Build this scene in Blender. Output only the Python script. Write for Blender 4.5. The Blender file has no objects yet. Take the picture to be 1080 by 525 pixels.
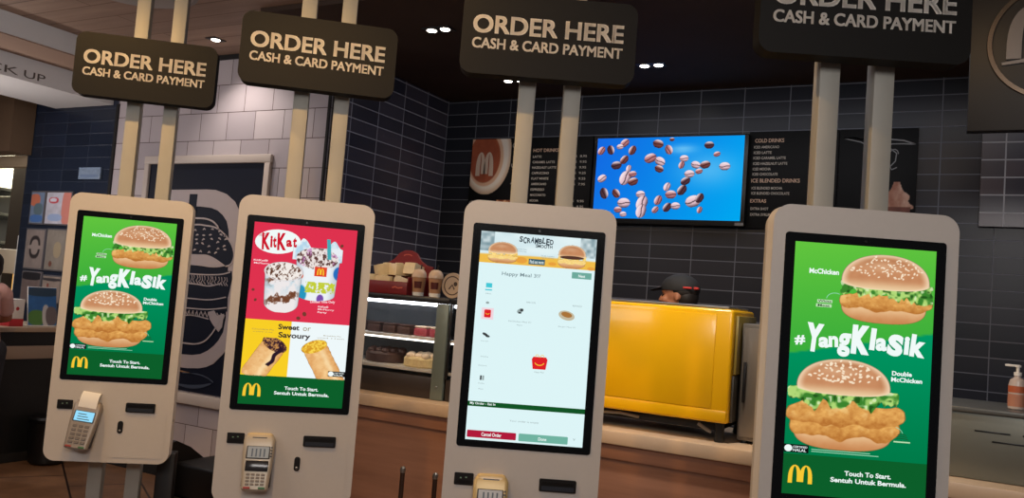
import bpy, bmesh, math, random
import numpy as np
from mathutils import Vector, Matrix

random.seed(7)
rng = np.random.default_rng(7)
COL = bpy.context.scene.collection
PI = math.pi

# ------------------------------------------------------------------ colour / materials
def lin(c):
    c = np.asarray(c, float)
    return np.where(c <= .04045, c / 12.92, ((c + .055) / 1.055) ** 2.4)
def srgb(*c):
    if len(c) == 1: c = c[0]
    r = lin(np.array(c) / 255.0)
    return (float(r[0]), float(r[1]), float(r[2]), 1.0)

_M = {}
def mat(name, col=None, rough=.5, metal=0.0, noise=0.0, nscale=20, bump=0.0, spec=.5, coat=0.0, trans=0.0, alpha=None):
    if name in _M: return _M[name]
    m = bpy.data.materials.new(name); m.use_nodes = True; _M[name] = m
    nt = m.node_tree; b = nt.nodes['Principled BSDF']
    c = srgb(col)
    b.inputs['Base Color'].default_value = c
    b.inputs['Roughness'].default_value = rough
    b.inputs['Metallic'].default_value = metal
    b.inputs['Specular IOR Level'].default_value = spec
    b.inputs['Coat Weight'].default_value = coat
    b.inputs['Transmission Weight'].default_value = trans
    tc = nt.nodes.new('ShaderNodeTexCoord')
    n = nt.nodes.new('ShaderNodeTexNoise'); n.inputs['Scale'].default_value = nscale; n.inputs['Detail'].default_value = 4
    nt.links.new(tc.outputs['Object'], n.inputs['Vector'])
    if noise > 0:
        mx = nt.nodes.new('ShaderNodeMix'); mx.data_type = 'RGBA'
        mx.inputs[6].default_value = tuple(max(0, x * (1 - noise)) for x in c[:3]) + (1,)
        mx.inputs[7].default_value = tuple(min(1, x * (1 + noise)) for x in c[:3]) + (1,)
        nt.links.new(n.outputs['Fac'], mx.inputs[0]); nt.links.new(mx.outputs[2], b.inputs['Base Color'])
    if bump > 0:
        bp = nt.nodes.new('ShaderNodeBump'); bp.inputs['Strength'].default_value = bump; bp.inputs['Distance'].default_value = .01
        nt.links.new(n.outputs['Fac'], bp.inputs['Height']); nt.links.new(bp.outputs['Normal'], b.inputs['Normal'])
    return m

def em(name, col, strength=1.0):
    if name in _M: return _M[name]
    m = bpy.data.materials.new(name); m.use_nodes = True; _M[name] = m
    nt = m.node_tree; nt.nodes.clear()
    o = nt.nodes.new('ShaderNodeOutputMaterial'); e = nt.nodes.new('ShaderNodeEmission')
    e.inputs['Color'].default_value = srgb(col); e.inputs['Strength'].default_value = strength
    nt.links.new(e.outputs[0], o.inputs[0])
    return m

def pic_mat(name, emit=True, strength=1.0):
    """colour read from the picture drawn on a screen or a print"""
    if name in _M: return _M[name]
    m = bpy.data.materials.new(name); m.use_nodes = True; _M[name] = m
    nt = m.node_tree
    a = nt.nodes.new('ShaderNodeVertexColor'); a.layer_name = 'Col'
    if emit:
        nt.nodes.remove(nt.nodes['Principled BSDF'])
        e = nt.nodes.new('ShaderNodeEmission'); e.inputs['Strength'].default_value = strength
        nt.links.new(a.outputs['Color'], e.inputs['Color']); nt.links.new(e.outputs[0], nt.nodes['Material Output'].inputs[0])
    else:
        b = nt.nodes['Principled BSDF']; b.inputs['Roughness'].default_value = .55
        nt.links.new(a.outputs['Color'], b.inputs['Base Color'])
    return m

def tile_mat(name, axis, c1, c2, grout, bw, rh, mortar, ox, oz, offset=0.0, rough=.3, spec=.5):
    """glazed tiles on a wall; axis 'XZ' or 'YZ' of the room"""
    m = bpy.data.materials.new(name); m.use_nodes = True
    nt = m.node_tree; b = nt.nodes['Principled BSDF']
    tc = nt.nodes.new('ShaderNodeTexCoord'); sp = nt.nodes.new('ShaderNodeSeparateXYZ'); cb = nt.nodes.new('ShaderNodeCombineXYZ')
    nt.links.new(tc.outputs['Object'], sp.inputs[0])
    a1 = nt.nodes.new('ShaderNodeMath'); a1.operation = 'ADD'; a1.inputs[1].default_value = ox
    a2 = nt.nodes.new('ShaderNodeMath'); a2.operation = 'ADD'; a2.inputs[1].default_value = oz
    nt.links.new(sp.outputs['X' if axis == 'XZ' else 'Y'], a1.inputs[0]); nt.links.new(sp.outputs['Z'], a2.inputs[0])
    nt.links.new(a1.outputs[0], cb.inputs[0]); nt.links.new(a2.outputs[0], cb.inputs[1])
    br = nt.nodes.new('ShaderNodeTexBrick'); br.offset = offset; br.offset_frequency = 2; br.squash = 1
    br.inputs['Scale'].default_value = 1; br.inputs['Brick Width'].default_value = bw; br.inputs['Row Height'].default_value = rh
    br.inputs['Mortar Size'].default_value = mortar; br.inputs['Mortar Smooth'].default_value = .2; br.inputs['Bias'].default_value = 0
    br.inputs['Color1'].default_value = srgb(c1); br.inputs['Color2'].default_value = srgb(c2); br.inputs['Mortar'].default_value = srgb(grout)
    nt.links.new(cb.outputs[0], br.inputs['Vector']); nt.links.new(br.outputs['Color'], b.inputs['Base Color'])
    r = nt.nodes.new('ShaderNodeMapRange'); r.inputs['To Min'].default_value = rough; r.inputs['To Max'].default_value = .8
    nt.links.new(br.outputs['Fac'], r.inputs['Value']); nt.links.new(r.outputs[0], b.inputs['Roughness'])
    bp = nt.nodes.new('ShaderNodeBump'); bp.invert = True; bp.inputs['Strength'].default_value = .4; bp.inputs['Distance'].default_value = .004
    nt.links.new(br.outputs['Fac'], bp.inputs['Height']); nt.links.new(bp.outputs['Normal'], b.inputs['Normal'])
    b.inputs['Specular IOR Level'].default_value = spec
    return m

def wood_mat(name, c1, c2, sx, sy, sz, rough=.5, plank=None, seam=(20, 14, 10), axis='X'):
    m = bpy.data.materials.new(name); m.use_nodes = True
    nt = m.node_tree; b = nt.nodes['Principled BSDF']; b.inputs['Roughness'].default_value = rough
    tc = nt.nodes.new('ShaderNodeTexCoord'); mp = nt.nodes.new('ShaderNodeMapping'); mp.inputs['Scale'].default_value = (sx, sy, sz)
    nt.links.new(tc.outputs['Object'], mp.inputs[0])
    n = nt.nodes.new('ShaderNodeTexNoise'); n.inputs['Scale'].default_value = 1; n.inputs['Detail'].default_value = 6; n.inputs['Roughness'].default_value = .62
    nt.links.new(mp.outputs[0], n.inputs['Vector'])
    cr = nt.nodes.new('ShaderNodeValToRGB'); cr.color_ramp.elements[0].position = .3; cr.color_ramp.elements[1].position = .72
    cr.color_ramp.elements[0].color = srgb(c1); cr.color_ramp.elements[1].color = srgb(c2)
    nt.links.new(n.outputs['Fac'], cr.inputs[0])
    if plank:
        mp2 = nt.nodes.new('ShaderNodeMapping'); nt.links.new(tc.outputs['Object'], mp2.inputs[0])
        if axis == 'Y': mp2.inputs['Rotation'].default_value = (0, 0, PI / 2)
        if axis == 'D': mp2.inputs['Rotation'].default_value = (0, 0, .55)
        br = nt.nodes.new('ShaderNodeTexBrick'); br.offset = .37; br.inputs['Scale'].default_value = 1
        br.inputs['Brick Width'].default_value = plank[0]; br.inputs['Row Height'].default_value = plank[1]; br.inputs['Mortar Size'].default_value = plank[2]
        br.inputs['Color1'].default_value = (1, 1, 1, 1); br.inputs['Color2'].default_value = (.78, .78, .78, 1); br.inputs['Mortar'].default_value = srgb(seam)
        nt.links.new(mp2.outputs[0], br.inputs['Vector'])
        mx = nt.nodes.new('ShaderNodeMix'); mx.data_type = 'RGBA'; mx.blend_type = 'MULTIPLY'; mx.inputs[0].default_value = 1
        nt.links.new(cr.outputs[0], mx.inputs[6]); nt.links.new(br.outputs['Color'], mx.inputs[7]); nt.links.new(mx.outputs[2], b.inputs['Base Color'])
    else:
        nt.links.new(cr.outputs[0], b.inputs['Base Color'])
    return m

def glass_mat(name, tint=(250, 250, 250), mixf=.12):
    if name in _M: return _M[name]
    m = bpy.data.materials.new(name); m.use_nodes = True; _M[name] = m
    nt = m.node_tree; nt.nodes.clear(); o = nt.nodes.new('ShaderNodeOutputMaterial')
    t = nt.nodes.new('ShaderNodeBsdfTransparent'); t.inputs[0].default_value = srgb(tint)
    g = nt.nodes.new('ShaderNodeBsdfGlossy'); g.inputs['Roughness'].default_value = .03
    f = nt.nodes.new('ShaderNodeFresnel'); f.inputs[0].default_value = 1.35
    mx = nt.nodes.new('ShaderNodeMixShader'); nt.links.new(f.outputs[0], mx.inputs[0]); nt.links.new(t.outputs[0], mx.inputs[1]); nt.links.new(g.outputs[0], mx.inputs[2])
    nt.links.new(mx.outputs[0], o.inputs[0])
    return m

# ------------------------------------------------------------------ mesh building
class MB:
    def __init__(s): s.v = []; s.f = []
    def add(s, vs, fs, M=None):
        o = len(s.v)
        if M is not None: vs = [tuple(M @ Vector(v)) for v in vs]
        s.v += [tuple(v) for v in vs]; s.f += [[i + o for i in f] for f in fs]
        return s
    def box(s, x0, x1, y0, y1, z0, z1, M=None):
        return s.add([(x0,y0,z0),(x1,y0,z0),(x1,y1,z0),(x0,y1,z0),(x0,y0,z1),(x1,y0,z1),(x1,y1,z1),(x0,y1,z1)],
              [[0,3,2,1],[4,5,6,7],[0,1,5,4],[1,2,6,5],[2,3,7,6],[3,0,4,7]], M)
    def bm(s, bm, M=None):
        bm.verts.ensure_lookup_table(); bm.verts.index_update()
        s.add([tuple(v.co) for v in bm.verts], [[v.index for v in f.verts] for f in bm.faces], M); bm.free(); return s
    def rbox(s, x0, x1, y0, y1, z0, z1, r=.005, seg=2, M=None):
        b = bmesh.new(); bmesh.ops.create_cube(b, size=1)
        for v in b.verts: v.co = ((x0+x1)/2 + v.co.x*(x1-x0), (y0+y1)/2 + v.co.y*(y1-y0), (z0+z1)/2 + v.co.z*(z1-z0))
        bmesh.ops.bevel(b, geom=b.edges[:], offset=r, segments=seg, affect='EDGES', profile=.5)
        return s.bm(b, M)
    def lathe(s, prof, n=32, c=(0,0,0), M=None):
        vs = []; fs = []
        k = len(prof)
        for i in range(n):
            a = 2*PI*i/n
            for r, z in prof: vs.append((c[0]+r*math.cos(a), c[1]+r*math.sin(a), c[2]+z))
        for i in range(n):
            j = (i+1) % n
            for q in range(k-1): fs.append([i*k+q, j*k+q, j*k+q+1, i*k+q+1])
        fs.append([i*k for i in range(n)][::-1]); fs.append([i*k+k-1 for i in range(n)])
        return s.add(vs, fs, M)
    def cyl(s, p0, p1, r, n=16, r1=None):
        p0 = Vector(p0); p1 = Vector(p1); d = p1-p0; M = Matrix.Translation(p0) @ d.to_track_quat('Z','Y').to_matrix().to_4x4()
        return s.lathe([(r,0),(r if r1 is None else r1, d.length)], n, (0,0,0), M)
    def tube(s, pts, r, n=10):
        pts = [Vector(p) for p in pts]; vs = []; fs = []; up = Vector((0.13,.21,1)).normalized()
        for i, p in enumerate(pts):
            d = (pts[min(i+1,len(pts)-1)] - pts[max(i-1,0)]).normalized()
            a = d.cross(up).normalized(); b = a.cross(d)
            for k in range(n): t = 2*PI*k/n; vs.append(p + r*(a*math.cos(t)+b*math.sin(t)))
        for i in range(len(pts)-1):
            for k in range(n): fs.append([i*n+k, i*n+(k+1)%n, (i+1)*n+(k+1)%n, (i+1)*n+k])
        fs.append(list(range(n))[::-1]); fs.append([(len(pts)-1)*n+k for k in range(n)])
        return s.add(vs, fs)
    def loops(s, rings, M=None):
        """closed rings of equal count bridged one to the next, ends capped"""
        n = len(rings[0]); vs = [p for r in rings for p in r]; fs = []
        for i in range(len(rings)-1):
            for k in range(n): fs.append([i*n+k, i*n+(k+1)%n, (i+1)*n+(k+1)%n, (i+1)*n+k])
        fs.append(list(range(n))[::-1]); fs.append([(len(rings)-1)*n+k for k in range(n)])
        return s.add(vs, fs, M)
    def poly(s, pts, y0, y1):
        """outline in x,z extruded from y0 to y1"""
        return s.loops([[(x,y0,z) for x,z in pts], [(x,y1,z) for x,z in pts]])
    def ball(s, c, r, sub=3, sc=(1,1,1), M=None):
        b = bmesh.new(); bmesh.ops.create_icosphere(b, subdivisions=sub, radius=r)
        T = Matrix.Translation(c) @ (M if M is not None else Matrix()) @ Matrix.Diagonal((*sc,1))
        return s.bm(b, T)
    def build(s, name, m, parent=None, smooth=35, loc=None):
        me = bpy.data.meshes.new(name); me.from_pydata(s.v, [], s.f); me.materials.append(m)
        if smooth:
            me.polygons.foreach_set('use_smooth', [True]*len(me.polygons)); me.set_sharp_from_angle(angle=math.radians(smooth))
        me.update()
        b = bmesh.new(); b.from_mesh(me); bmesh.ops.recalc_face_normals(b, faces=b.faces[:]); b.to_mesh(me); b.free()
        o = bpy.data.objects.new(name, me); COL.objects.link(o)
        if parent is not None: o.parent = parent
        if loc: o.location = loc
        return o

def tag(o, label=None, cat=None, group=None, kind=None):
    if label: o['label'] = label
    if cat: o['category'] = cat
    if group: o['group'] = group
    if kind: o['kind'] = kind
    return o
def thing(name, label, cat, loc=(0,0,0), rz=0, group=None):
    o = bpy.data.objects.new(name, None); COL.objects.link(o); o.location = loc; o.rotation_euler = (0,0,rz); o.empty_display_size = .1
    return tag(o, label, cat, group)
def struct(name, mb, m): return tag(mb.build(name, m), kind='structure')

def rring(x0, x1, z0, z1, r, y, inset=0, n=8):
    x0 += inset; x1 -= inset; z0 += inset; z1 -= inset; r = max(r-inset, .0008); P = []
    for cx, cz, a0 in ((x1-r,z1-r,0),(x0+r,z1-r,PI/2),(x0+r,z0+r,PI),(x1-r,z0+r,1.5*PI)):
        for i in range(n+1):
            a = a0 + PI/2*i/n; P.append((cx+r*math.cos(a), y, cz+r*math.sin(a)))
    return P
def slab(mb, x0, x1, z0, z1, y0, y1, r, fil=.01, back=0.0, n=8):
    """rounded rectangle plate, front at y0 with a softened edge of fil"""
    R = []
    for i in range(6):
        a = PI/2*i/5; R.append(rring(x0,x1,z0,z1,r, y0+fil*(1-math.sin(a)), fil*(1-math.cos(a)) if 0 else fil*(1-math.cos(PI/2-a)) , n))
    # i=0 is the side, i=5 the face: order from the face back
    R = R[::-1]
    if back > 0:
        R.append(rring(x0,x1,z0,z1,r,y1-back,0,n)); R.append(rring(x0,x1,z0,z1,r,y1,back,n))
    else: R.append(rring(x0,x1,z0,z1,r,y1,0,n))
    # fix: face ring has the full inset
    return mb.loops(R)

# ------------------------------------------------------------------ lettering
_TC = {}
def text_geo(s, bold=0.0, extrude=0.0):
    k = (s, bold, extrude)
    if k in _TC: return _TC[k]
    c = bpy.data.curves.new('lettering', 'FONT'); c.body = s; c.offset = bold; c.extrude = extrude; c.resolution_u = 4; c.size = 1
    o = bpy.data.objects.new('lettering', c); COL.objects.link(o)
    me = bpy.data.meshes.new_from_object(o.evaluated_get(bpy.context.evaluated_depsgraph_get()))
    vs = [tuple(v.co) for v in me.vertices]; fs = [list(p.vertices) for p in me.polygons]
    bpy.data.objects.remove(o); bpy.data.curves.remove(c); bpy.data.meshes.remove(me)
    _TC[k] = (vs, fs); return _TC[k]
def add_text(mb, s, x0, x1, z0, z1, y, bold=0.0, extrude=0.0, rot=0.0, plane='XZ', keep=False):
    """lettering fitted into a box: plane XZ faces -y, plane YZ faces +x"""
    vs, fs = text_geo(s, bold, extrude)
    if not vs: return mb
    A = np.array(vs); lo = A.min(0); hi = A.max(0)
    sx = (x1-x0)/max(hi[0]-lo[0],1e-6); sz = (z1-z0)/max(hi[1]-lo[1],1e-6)
    if keep: sx = min(sx, sz)
    X = x0 + (A[:,0]-lo[0])*sx; Z = z0 + (A[:,1]-lo[1])*sz; D = A[:,2]
    if rot:
        cx, cz = (x0+x1)/2, (z0+z1)/2; ca, sa = math.cos(rot), math.sin(rot)
        X, Z = cx+(X-cx)*ca-(Z-cz)*sa, cz+(X-cx)*sa+(Z-cz)*ca
    if plane == 'XZ': P = np.stack([X, y-D, Z], 1)
    else: P = np.stack([y+D, X, Z], 1)
    return mb.add([tuple(p) for p in P], fs)

def arches(mb, x0, x1, z0, z1, y, th=.17, dep=None):
    """the double arch emblem as a flat or solid shape"""
    W = x1-x0; H = z1-z0
    for c, mirror in ((.27, 1), (.73, -1)):
        outer = []; inner = []
        n = 20
        for i in range(n+1):
            t = PI*i/n
            ox = c - mirror*.27*math.cos(t); oz = math.sin(t)**.62
            ix = c - mirror*(.27-th*.92)*math.cos(t); iz = (.93)*math.sin(t)**.62
            if i == n: oz = iz = .08
            outer.append((x0+ox*W, z0+max(oz, .0)*H)); inner.append((x0+ix*W, z0+iz*H))
        ring = [p for p in outer] + [p for p in inner[::-1]]
        for i in range(n):
            q = [outer[i], outer[i+1], inner[i+1], inner[i]]
            if dep is None: mb.add([(x, y, z) for x, z in q], [[0,1,2,3]])
            else: mb.loops([[(x, y-dep, z) for x, z in q], [(x, y, z) for x, z in q]])
    return mb
def flat(mb, pts, y): return mb.add([(x, y, z) for x, z in pts], [list(range(len(pts)))])
def frect(mb, x0, x1, z0, z1, y): return flat(mb, [(x0,z0),(x1,z0),(x1,z1),(x0,z1)], y)
def fell(mb, cx, cz, rx, rz, y, rot=0, n=28):
    ca, sa = math.cos(rot), math.sin(rot)
    return flat(mb, [(cx+rx*math.cos(2*PI*i/n)*ca-rz*math.sin(2*PI*i/n)*sa, cz+rx*math.cos(2*PI*i/n)*sa+rz*math.sin(2*PI*i/n)*ca) for i in range(n)], y)
def stroke(mb, pts, w, y, dep=None):
    """ribbon of width w along points in x,z"""
    P = [Vector(p) for p in pts]; L = []; R = []
    for i, p in enumerate(P):
        d = (P[min(i+1,len(P)-1)]-P[max(i-1,0)]); d = d.normalized() if d.length > 0 else Vector((1,0)); nrm = Vector((-d.y, d.x))
        ww = w[i] if isinstance(w, (list, tuple)) else w
        L.append(p+nrm*ww/2); R.append(p-nrm*ww/2)
    for i in range(len(P)-1):
        q = [L[i], R[i], R[i+1], L[i+1]]
        if dep: mb.loops([[(a.x, y-dep, a.y) for a in q], [(a.x, y, a.y) for a in q]])
        else: flat(mb, [(a.x, a.y) for a in q], y)
    return mb
def arc(cx, cz, rx, rz, a0, a1, n=24): return [(cx+rx*math.cos(math.radians(a0+(a1-a0)*i/n)), cz+rz*math.sin(math.radians(a0+(a1-a0)*i/n))) for i in range(n+1)]

def each(name, m, parent, fns):
    out = []
    for fn in fns:
        t = MB(); fn(t); out.append(t.build(name, m, parent, smooth=0))
    return out

# ------------------------------------------------------------------ pictures shown on screens
def vnoise(U, V, sx, sy, seed=0):
    r = np.random.default_rng(seed); nx, ny = int(sx)+3, int(sy)+3; L = r.random((ny, nx))
    x = np.clip(U, 0, 1)*sx; y = np.clip(V, 0, 1)*sy; xi = x.astype(int); yi = y.astype(int); fx = x-xi; fy = y-yi
    fx = fx*fx*(3-2*fx); fy = fy*fy*(3-2*fy)
    return (L[yi,xi]*(1-fx)+L[yi,xi+1]*fx)*(1-fy)+(L[yi+1,xi]*(1-fx)+L[yi+1,xi+1]*fx)*fy
def fbm(U, V, s, seed=0): return .5*vnoise(U,V,s,s,seed)+.3*vnoise(U,V,2*s,2*s,seed+1)+.2*vnoise(U,V,4*s,4*s,seed+2)
def C3(*c): return np.array(c, float)/255
def mix(a, b, t): t = np.clip(t, 0, 1)[..., None]; return a*(1-t)+b*t
def sstep(a, b, x): t = np.clip((x-a)/(b-a), 0, 1); return t*t*(3-2*t)
class Pic:
    def __init__(s, U, V): s.U = U; s.V = V; s.c = np.zeros(U.shape+(3,)); s.a = np.zeros(U.shape)
    def put(s, mask, col):
        if np.ndim(col) == 1: col = np.broadcast_to(col, s.c.shape)
        m = np.clip(mask, 0, 1); s.c = s.c*(1-m[..., None])+col*m[..., None]; s.a = np.maximum(s.a, m)
def ell(U, V, cx, cy, rx, ry, p=2.0, soft=.03):
    d = (np.abs((U-cx)/rx)**p+np.abs((V-cy)/ry)**p)**(1/p)
    return sstep(1+soft, 1-soft, d), d

def burger(U, V, top, let, pats, bot, seed=1, egg=False):
    """top=(cy,rx,ryUp,cx) etc. in picture units, v down"""
    p = Pic(U, V)
    n1 = fbm(U, V, 9, seed); n2 = fbm(U, V, 22, seed+5); n3 = vnoise(U, V, 26, 8, seed+9)
    # heel of the bun
    y0, y1, xa, xb = bot; cx = (xa+xb)/2; rx = (xb-xa)/2
    m, d = ell(U, V, cx, y0, rx, (y1-y0), 2.6); m = m*(V > y0-.06)
    col = mix(C3(240,202,154), C3(196,128,76), sstep(y0, y1, V)*.8+n1*.25+sstep(.7, 1, np.abs(U-cx)/rx)*.2)
    p.put(m, col)
    # fillets
    for k, (y0, y1, xa, xb) in enumerate(pats):
        cx = (xa+xb)/2; rx = (xb-xa)/2; cy = (y0+y1)/2; ry = (y1-y0)/2
        wob = 1+.16*(vnoise(U, V*0, 13, 1, seed+20+k)-.5)*2+.12*(n3-.5)
        m, d = ell(U, V, cx, cy+.02*np.sin(U*17+k), rx*(1+.05*(n1-.5)), ry*wob, 3.2)
        col = mix(C3(234,176,96), C3(182,114,50), n2*1.1-.25+sstep(cy, y1, V)*.55)
        if egg: col = mix(C3(255,232,158), C3(240,196,104), n2)
        col = mix(col, C3(248,208,136), sstep(.54, .72, n1)*sstep(y1, y0, V)*.9)
        p.put(m, col)
    if egg:
        pass
    # lettuce
    y0, y1, xa, xb = let; cx = (xa+xb)/2; rx = (xb-xa)/2
    edge = y1-.55*(y1-y0)*vnoise(U, V*0, 13, 1, seed+30)-.2*(y1-y0)*vnoise(U, V*0, 38, 1, seed+31)
    m = (V > y0)*sstep(edge+.012, edge-.012, V)*(np.abs(U-cx) < rx*(.93+.07*vnoise(U*0, V, 1, 28, seed+33)))
    f = vnoise(U+.02*n1, V, 22, 16, seed+35); g = vnoise(U, V, 30, 26, seed+38)
    if egg: col = mix(C3(255,230,150), C3(244,196,96), f)
    else:
        col = mix(C3(60,132,46), C3(176,216,118), sstep(.3, .62, f))
        col = mix(col, C3(226,240,196), sstep(.66, .86, g)*.75); col = mix(col, C3(24,70,20), sstep(.36, .14, g)*.7)
    p.put(m, col)
    # crown of the bun
    yT, yB, xa, xb = top; cx = (xa+xb)/2; rx = (xb-xa)/2
    cyc = yT+(yB-yT)*.78
    m1, d1 = ell(U, V, cx, cyc, rx, cyc-yT, 2.12); m2, d2 = ell(U, V, cx, cyc, rx, (yB-cyc), 2.5)
    m = np.where(V < cyc, m1, m2); d = np.where(V < cyc, d1, d2)
    col = mix(C3(206,146,104), C3(178,116,76), sstep(cyc-.15, yT+.05, V)*.5+n1*.5)
    col = mix(col, C3(236,204,160), sstep(cyc-.12*(yB-yT), yB, V)); col = mix(col, C3(246,220,186), sstep(.80, 1.0, d)*.85)
    col = mix(col, C3(238,206,172), np.exp(-(((U-cx+.12*rx)/(.45*rx))**2+((V-yT-.33*(yB-yT))/(.16*(yB-yT)))**2))*.35)
    p.put(m, col)
    r = np.random.default_rng(seed+50)
    for i in range(0 if egg else 95):
        a = r.random()*2*PI; q = math.sqrt(r.random())*.95
        sx = cx+rx*q*math.cos(a)*.9; sy = yT+(cyc-yT)*(.50-.46*q*math.sin(a))
        if abs((sx-cx)/rx)**2+abs((sy-cyc)/(cyc-yT))**2 > .9 or sy > cyc-.05: continue
        ang = r.random()*PI; du = (U-sx)*math.cos(ang)+(V-sy)*math.sin(ang); dv = -(U-sx)*math.sin(ang)+(V-sy)*math.cos(ang)
        p.put(sstep(1.3, .7, np.sqrt((du/.0145)**2+(dv/.0085)**2)), C3(250,230,202))
    return p.c, p.a

_PIC = {}
def picture(name, x0, x1, z0, z1, y, cell, func, m, parent, key=None):
    """a fine sheet carrying a drawn picture; cells outside its outline are left out"""
    if key and key in _PIC:
        o = bpy.data.objects.new(name, _PIC[key]); COL.objects.link(o); o.parent = parent; return o
    nx = max(4, int(round((x1-x0)/cell))); nz = max(4, int(round((z1-z0)/cell)))
    u = np.linspace(0, 1, nx+1); v = np.linspace(0, 1, nz+1); U, V = np.meshgrid(u, v)
    c, a = func(U, V)
    P = np.stack([x0+U*(x1-x0), np.full_like(U, y), z1-V*(z1-z0)], -1).reshape(-1, 3)
    idx = np.arange((nx+1)*(nz+1)).reshape(nz+1, nx+1)
    F = np.stack([idx[1:,:-1], idx[1:,1:], idx[:-1,1:], idx[:-1,:-1]], -1).reshape(-1, 4)
    av = a.reshape(-1); keep = (av[F].mean(1) > .5); F = F[keep]
    used = np.zeros(len(P), bool); used[F.reshape(-1)] = True; remap = np.cumsum(used)-1
    me = bpy.data.meshes.new(name); me.from_pydata(P[used].tolist(), [], remap[F].tolist())
    at = me.color_attributes.new('Col', 'FLOAT_COLOR', 'POINT')
    cc = np.ones((int(used.sum()), 4)); cc[:, :3] = lin(np.clip(c.reshape(-1, 3)[used], 0, 1)); at.data.foreach_set('color', cc.reshape(-1))
    me.materials.append(m); me.update()
    if key: _PIC[key] = me
    o = bpy.data.objects.new(name, me); COL.objects.link(o); o.parent = parent
    return o

# ------------------------------------------------------------------ camera
cd = bpy.data.cameras.new('camera'); cam = bpy.data.objects.new('camera', cd); COL.objects.link(cam)
cd.sensor_fit = 'HORIZONTAL'; cd.sensor_width = 36; cd.lens = 36*884.15/1080; cd.clip_start = .05
yaw, pit, rol = .4879, .0614, .0772
f = Vector((-math.sin(yaw)*math.cos(pit), math.cos(yaw)*math.cos(pit), math.sin(pit)))
r = Vector((math.cos(yaw), math.sin(yaw), 0)); u = r.cross(f)
r2 = r*math.cos(rol)+u*math.sin(rol); u2 = -r*math.sin(rol)+u*math.cos(rol)
cam.matrix_world = Matrix(((r2.x,u2.x,-f.x,0),(r2.y,u2.y,-f.y,0),(r2.z,u2.z,-f.z,1.45),(0,0,0,1)))
bpy.context.scene.camera = cam

# ------------------------------------------------------------------ materials
M_panel = mat('kiosk_powder_coat', (196,190,184), .42, noise=.03, nscale=60)
M_shell = mat('kiosk_shell_coat', (172,166,160), .45, noise=.03, nscale=60)
M_post = mat('post_powder_coat', (158,156,148), .5, noise=.05, nscale=14)
M_glass = mat('black_screen_glass', (9,11,14), .12, spec=.5)
M_black = mat('black_plastic', (18,18,19), .35, noise=.1)
M_slot = mat('slot_black', (6,6,7), .3)
M_sign = mat('sign_black_enamel', (16,15,14), .6, noise=.06, nscale=30, spec=.2)
M_letter = mat('sign_cream_lettering', (222,218,212), .5, noise=.03)
M_steel = mat('brushed_steel', (150,150,148), .32, metal=.9, noise=.06, nscale=40)
M_white = mat('white_paper', (232,230,226), .7, noise=.03)
PICM = pic_mat('screen_picture', True, 1.0)
PRINT = pic_mat('printed_picture', False)

# ------------------------------------------------------------------ room shell
HC = 3.04
tile_back = tile_mat('charcoal_tile_back', 'XZ', (44,45,54), (30,33,42), (112,114,124), .305, .1, .0035, -.196, -.03, spec=.25)
tile_ret = tile_mat('charcoal_tile_return', 'YZ', (88,84,98), (58,58,72), (172,174,188), .305, .1, .0035, .05, -.03)
tile_navy = tile_mat('navy_tile', 'XZ', (30,39,58), (24,32,48), (48,58,76), .305, .098, .002, .1, .02)
tile_white = tile_mat('pale_stone_tile', 'XZ', (196,186,188), (172,163,168), (92,78,72), .27, .2045, .0028, .09, -.191, offset=.43, rough=.5)
tile_white.node_tree.nodes['Principled BSDF'].inputs['Specular IOR Level'].default_value = .3
plain_dark = mat('dark_paint', (22,20,20), .8, noise=.08)
ceil_dark = mat('ceiling_black_paint', (82,68,60), .85, noise=.12, nscale=3, spec=.1)
ceil_wood = wood_mat('ceiling_wood', (166,138,118), (192,162,138), 1.2, 14, 14, .6, plank=(2.4,.18,.004), seam=(170,158,150), axis='X')
floor_m = wood_mat('floor_tile', (104,74,52), (142,104,74), 5, 5, 5, .45, plank=(.9,.45,.007), seam=(70,54,44), axis='D')
brown_wall = mat('brown_laminate', (92,72,54), .6, noise=.12, nscale=6)
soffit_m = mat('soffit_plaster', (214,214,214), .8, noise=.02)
soffit_brown = mat('soffit_brown_paint', (160,134,116), .8, noise=.03)  # brown underside of the upper soffit step
cream_trim = mat('cream_trim', (206,194,184), .55)

struct('floor', MB().box(-10, 2.6, -1.5, 7.2, -.1, 0), floor_m)
struct('wall_back', MB().box(-3.88, 2.6, 5.75, 5.9, 0, HC+.2), tile_back)
struct('wall_return', MB().box(-3.88, -3.74, 4.32, 5.75, 0, HC+.2), tile_ret)
struct('wall_left', MB().box(-5.885, -3.74, 4.30, 4.32+.12, 0, HC+.2), tile_white)
struct('wall_navy', MB().box(-6.99, -5.885, 4.30, 4.44, 0, HC+.2), tile_navy)
struct('wall_right', MB().box(2.5, 2.6, 3.0, 5.75, 0, HC+.2), tile_back)
struct('trim_1', MB().rbox(-3.752, -3.728, 4.287, 4.30, 0, HC, .004), plain_dark)       # dark edge of the pale wall
struct('trim_2', MB().box(-5.9, -5.872, 4.288, 4.30, 0, 2.755), plain_dark)
struct('baseboard_left', MB().box(-5.87, -3.76, 4.285, 4.30, 0, .085), plain_dark)
struct('trim_3', MB().box(-5.87, -3.755, 4.286, 4.30, 3.035, 3.07), plain_dark)
# ceilings: black one over the coffee bar, timber one over the ordering area
struct('ceiling_bar', MB().box(-3.72, 2.6, 3.585, 5.75, HC, HC+.2), ceil_dark)
cw = MB(); cw.box(-10, 2.6, -1.5, 3.584, HC+.03, HC+.22); cw.box(-10, -3.722, 3.584, 7.2, HC+.03, HC+.22)
struct('ceiling', cw, ceil_wood)
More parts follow.
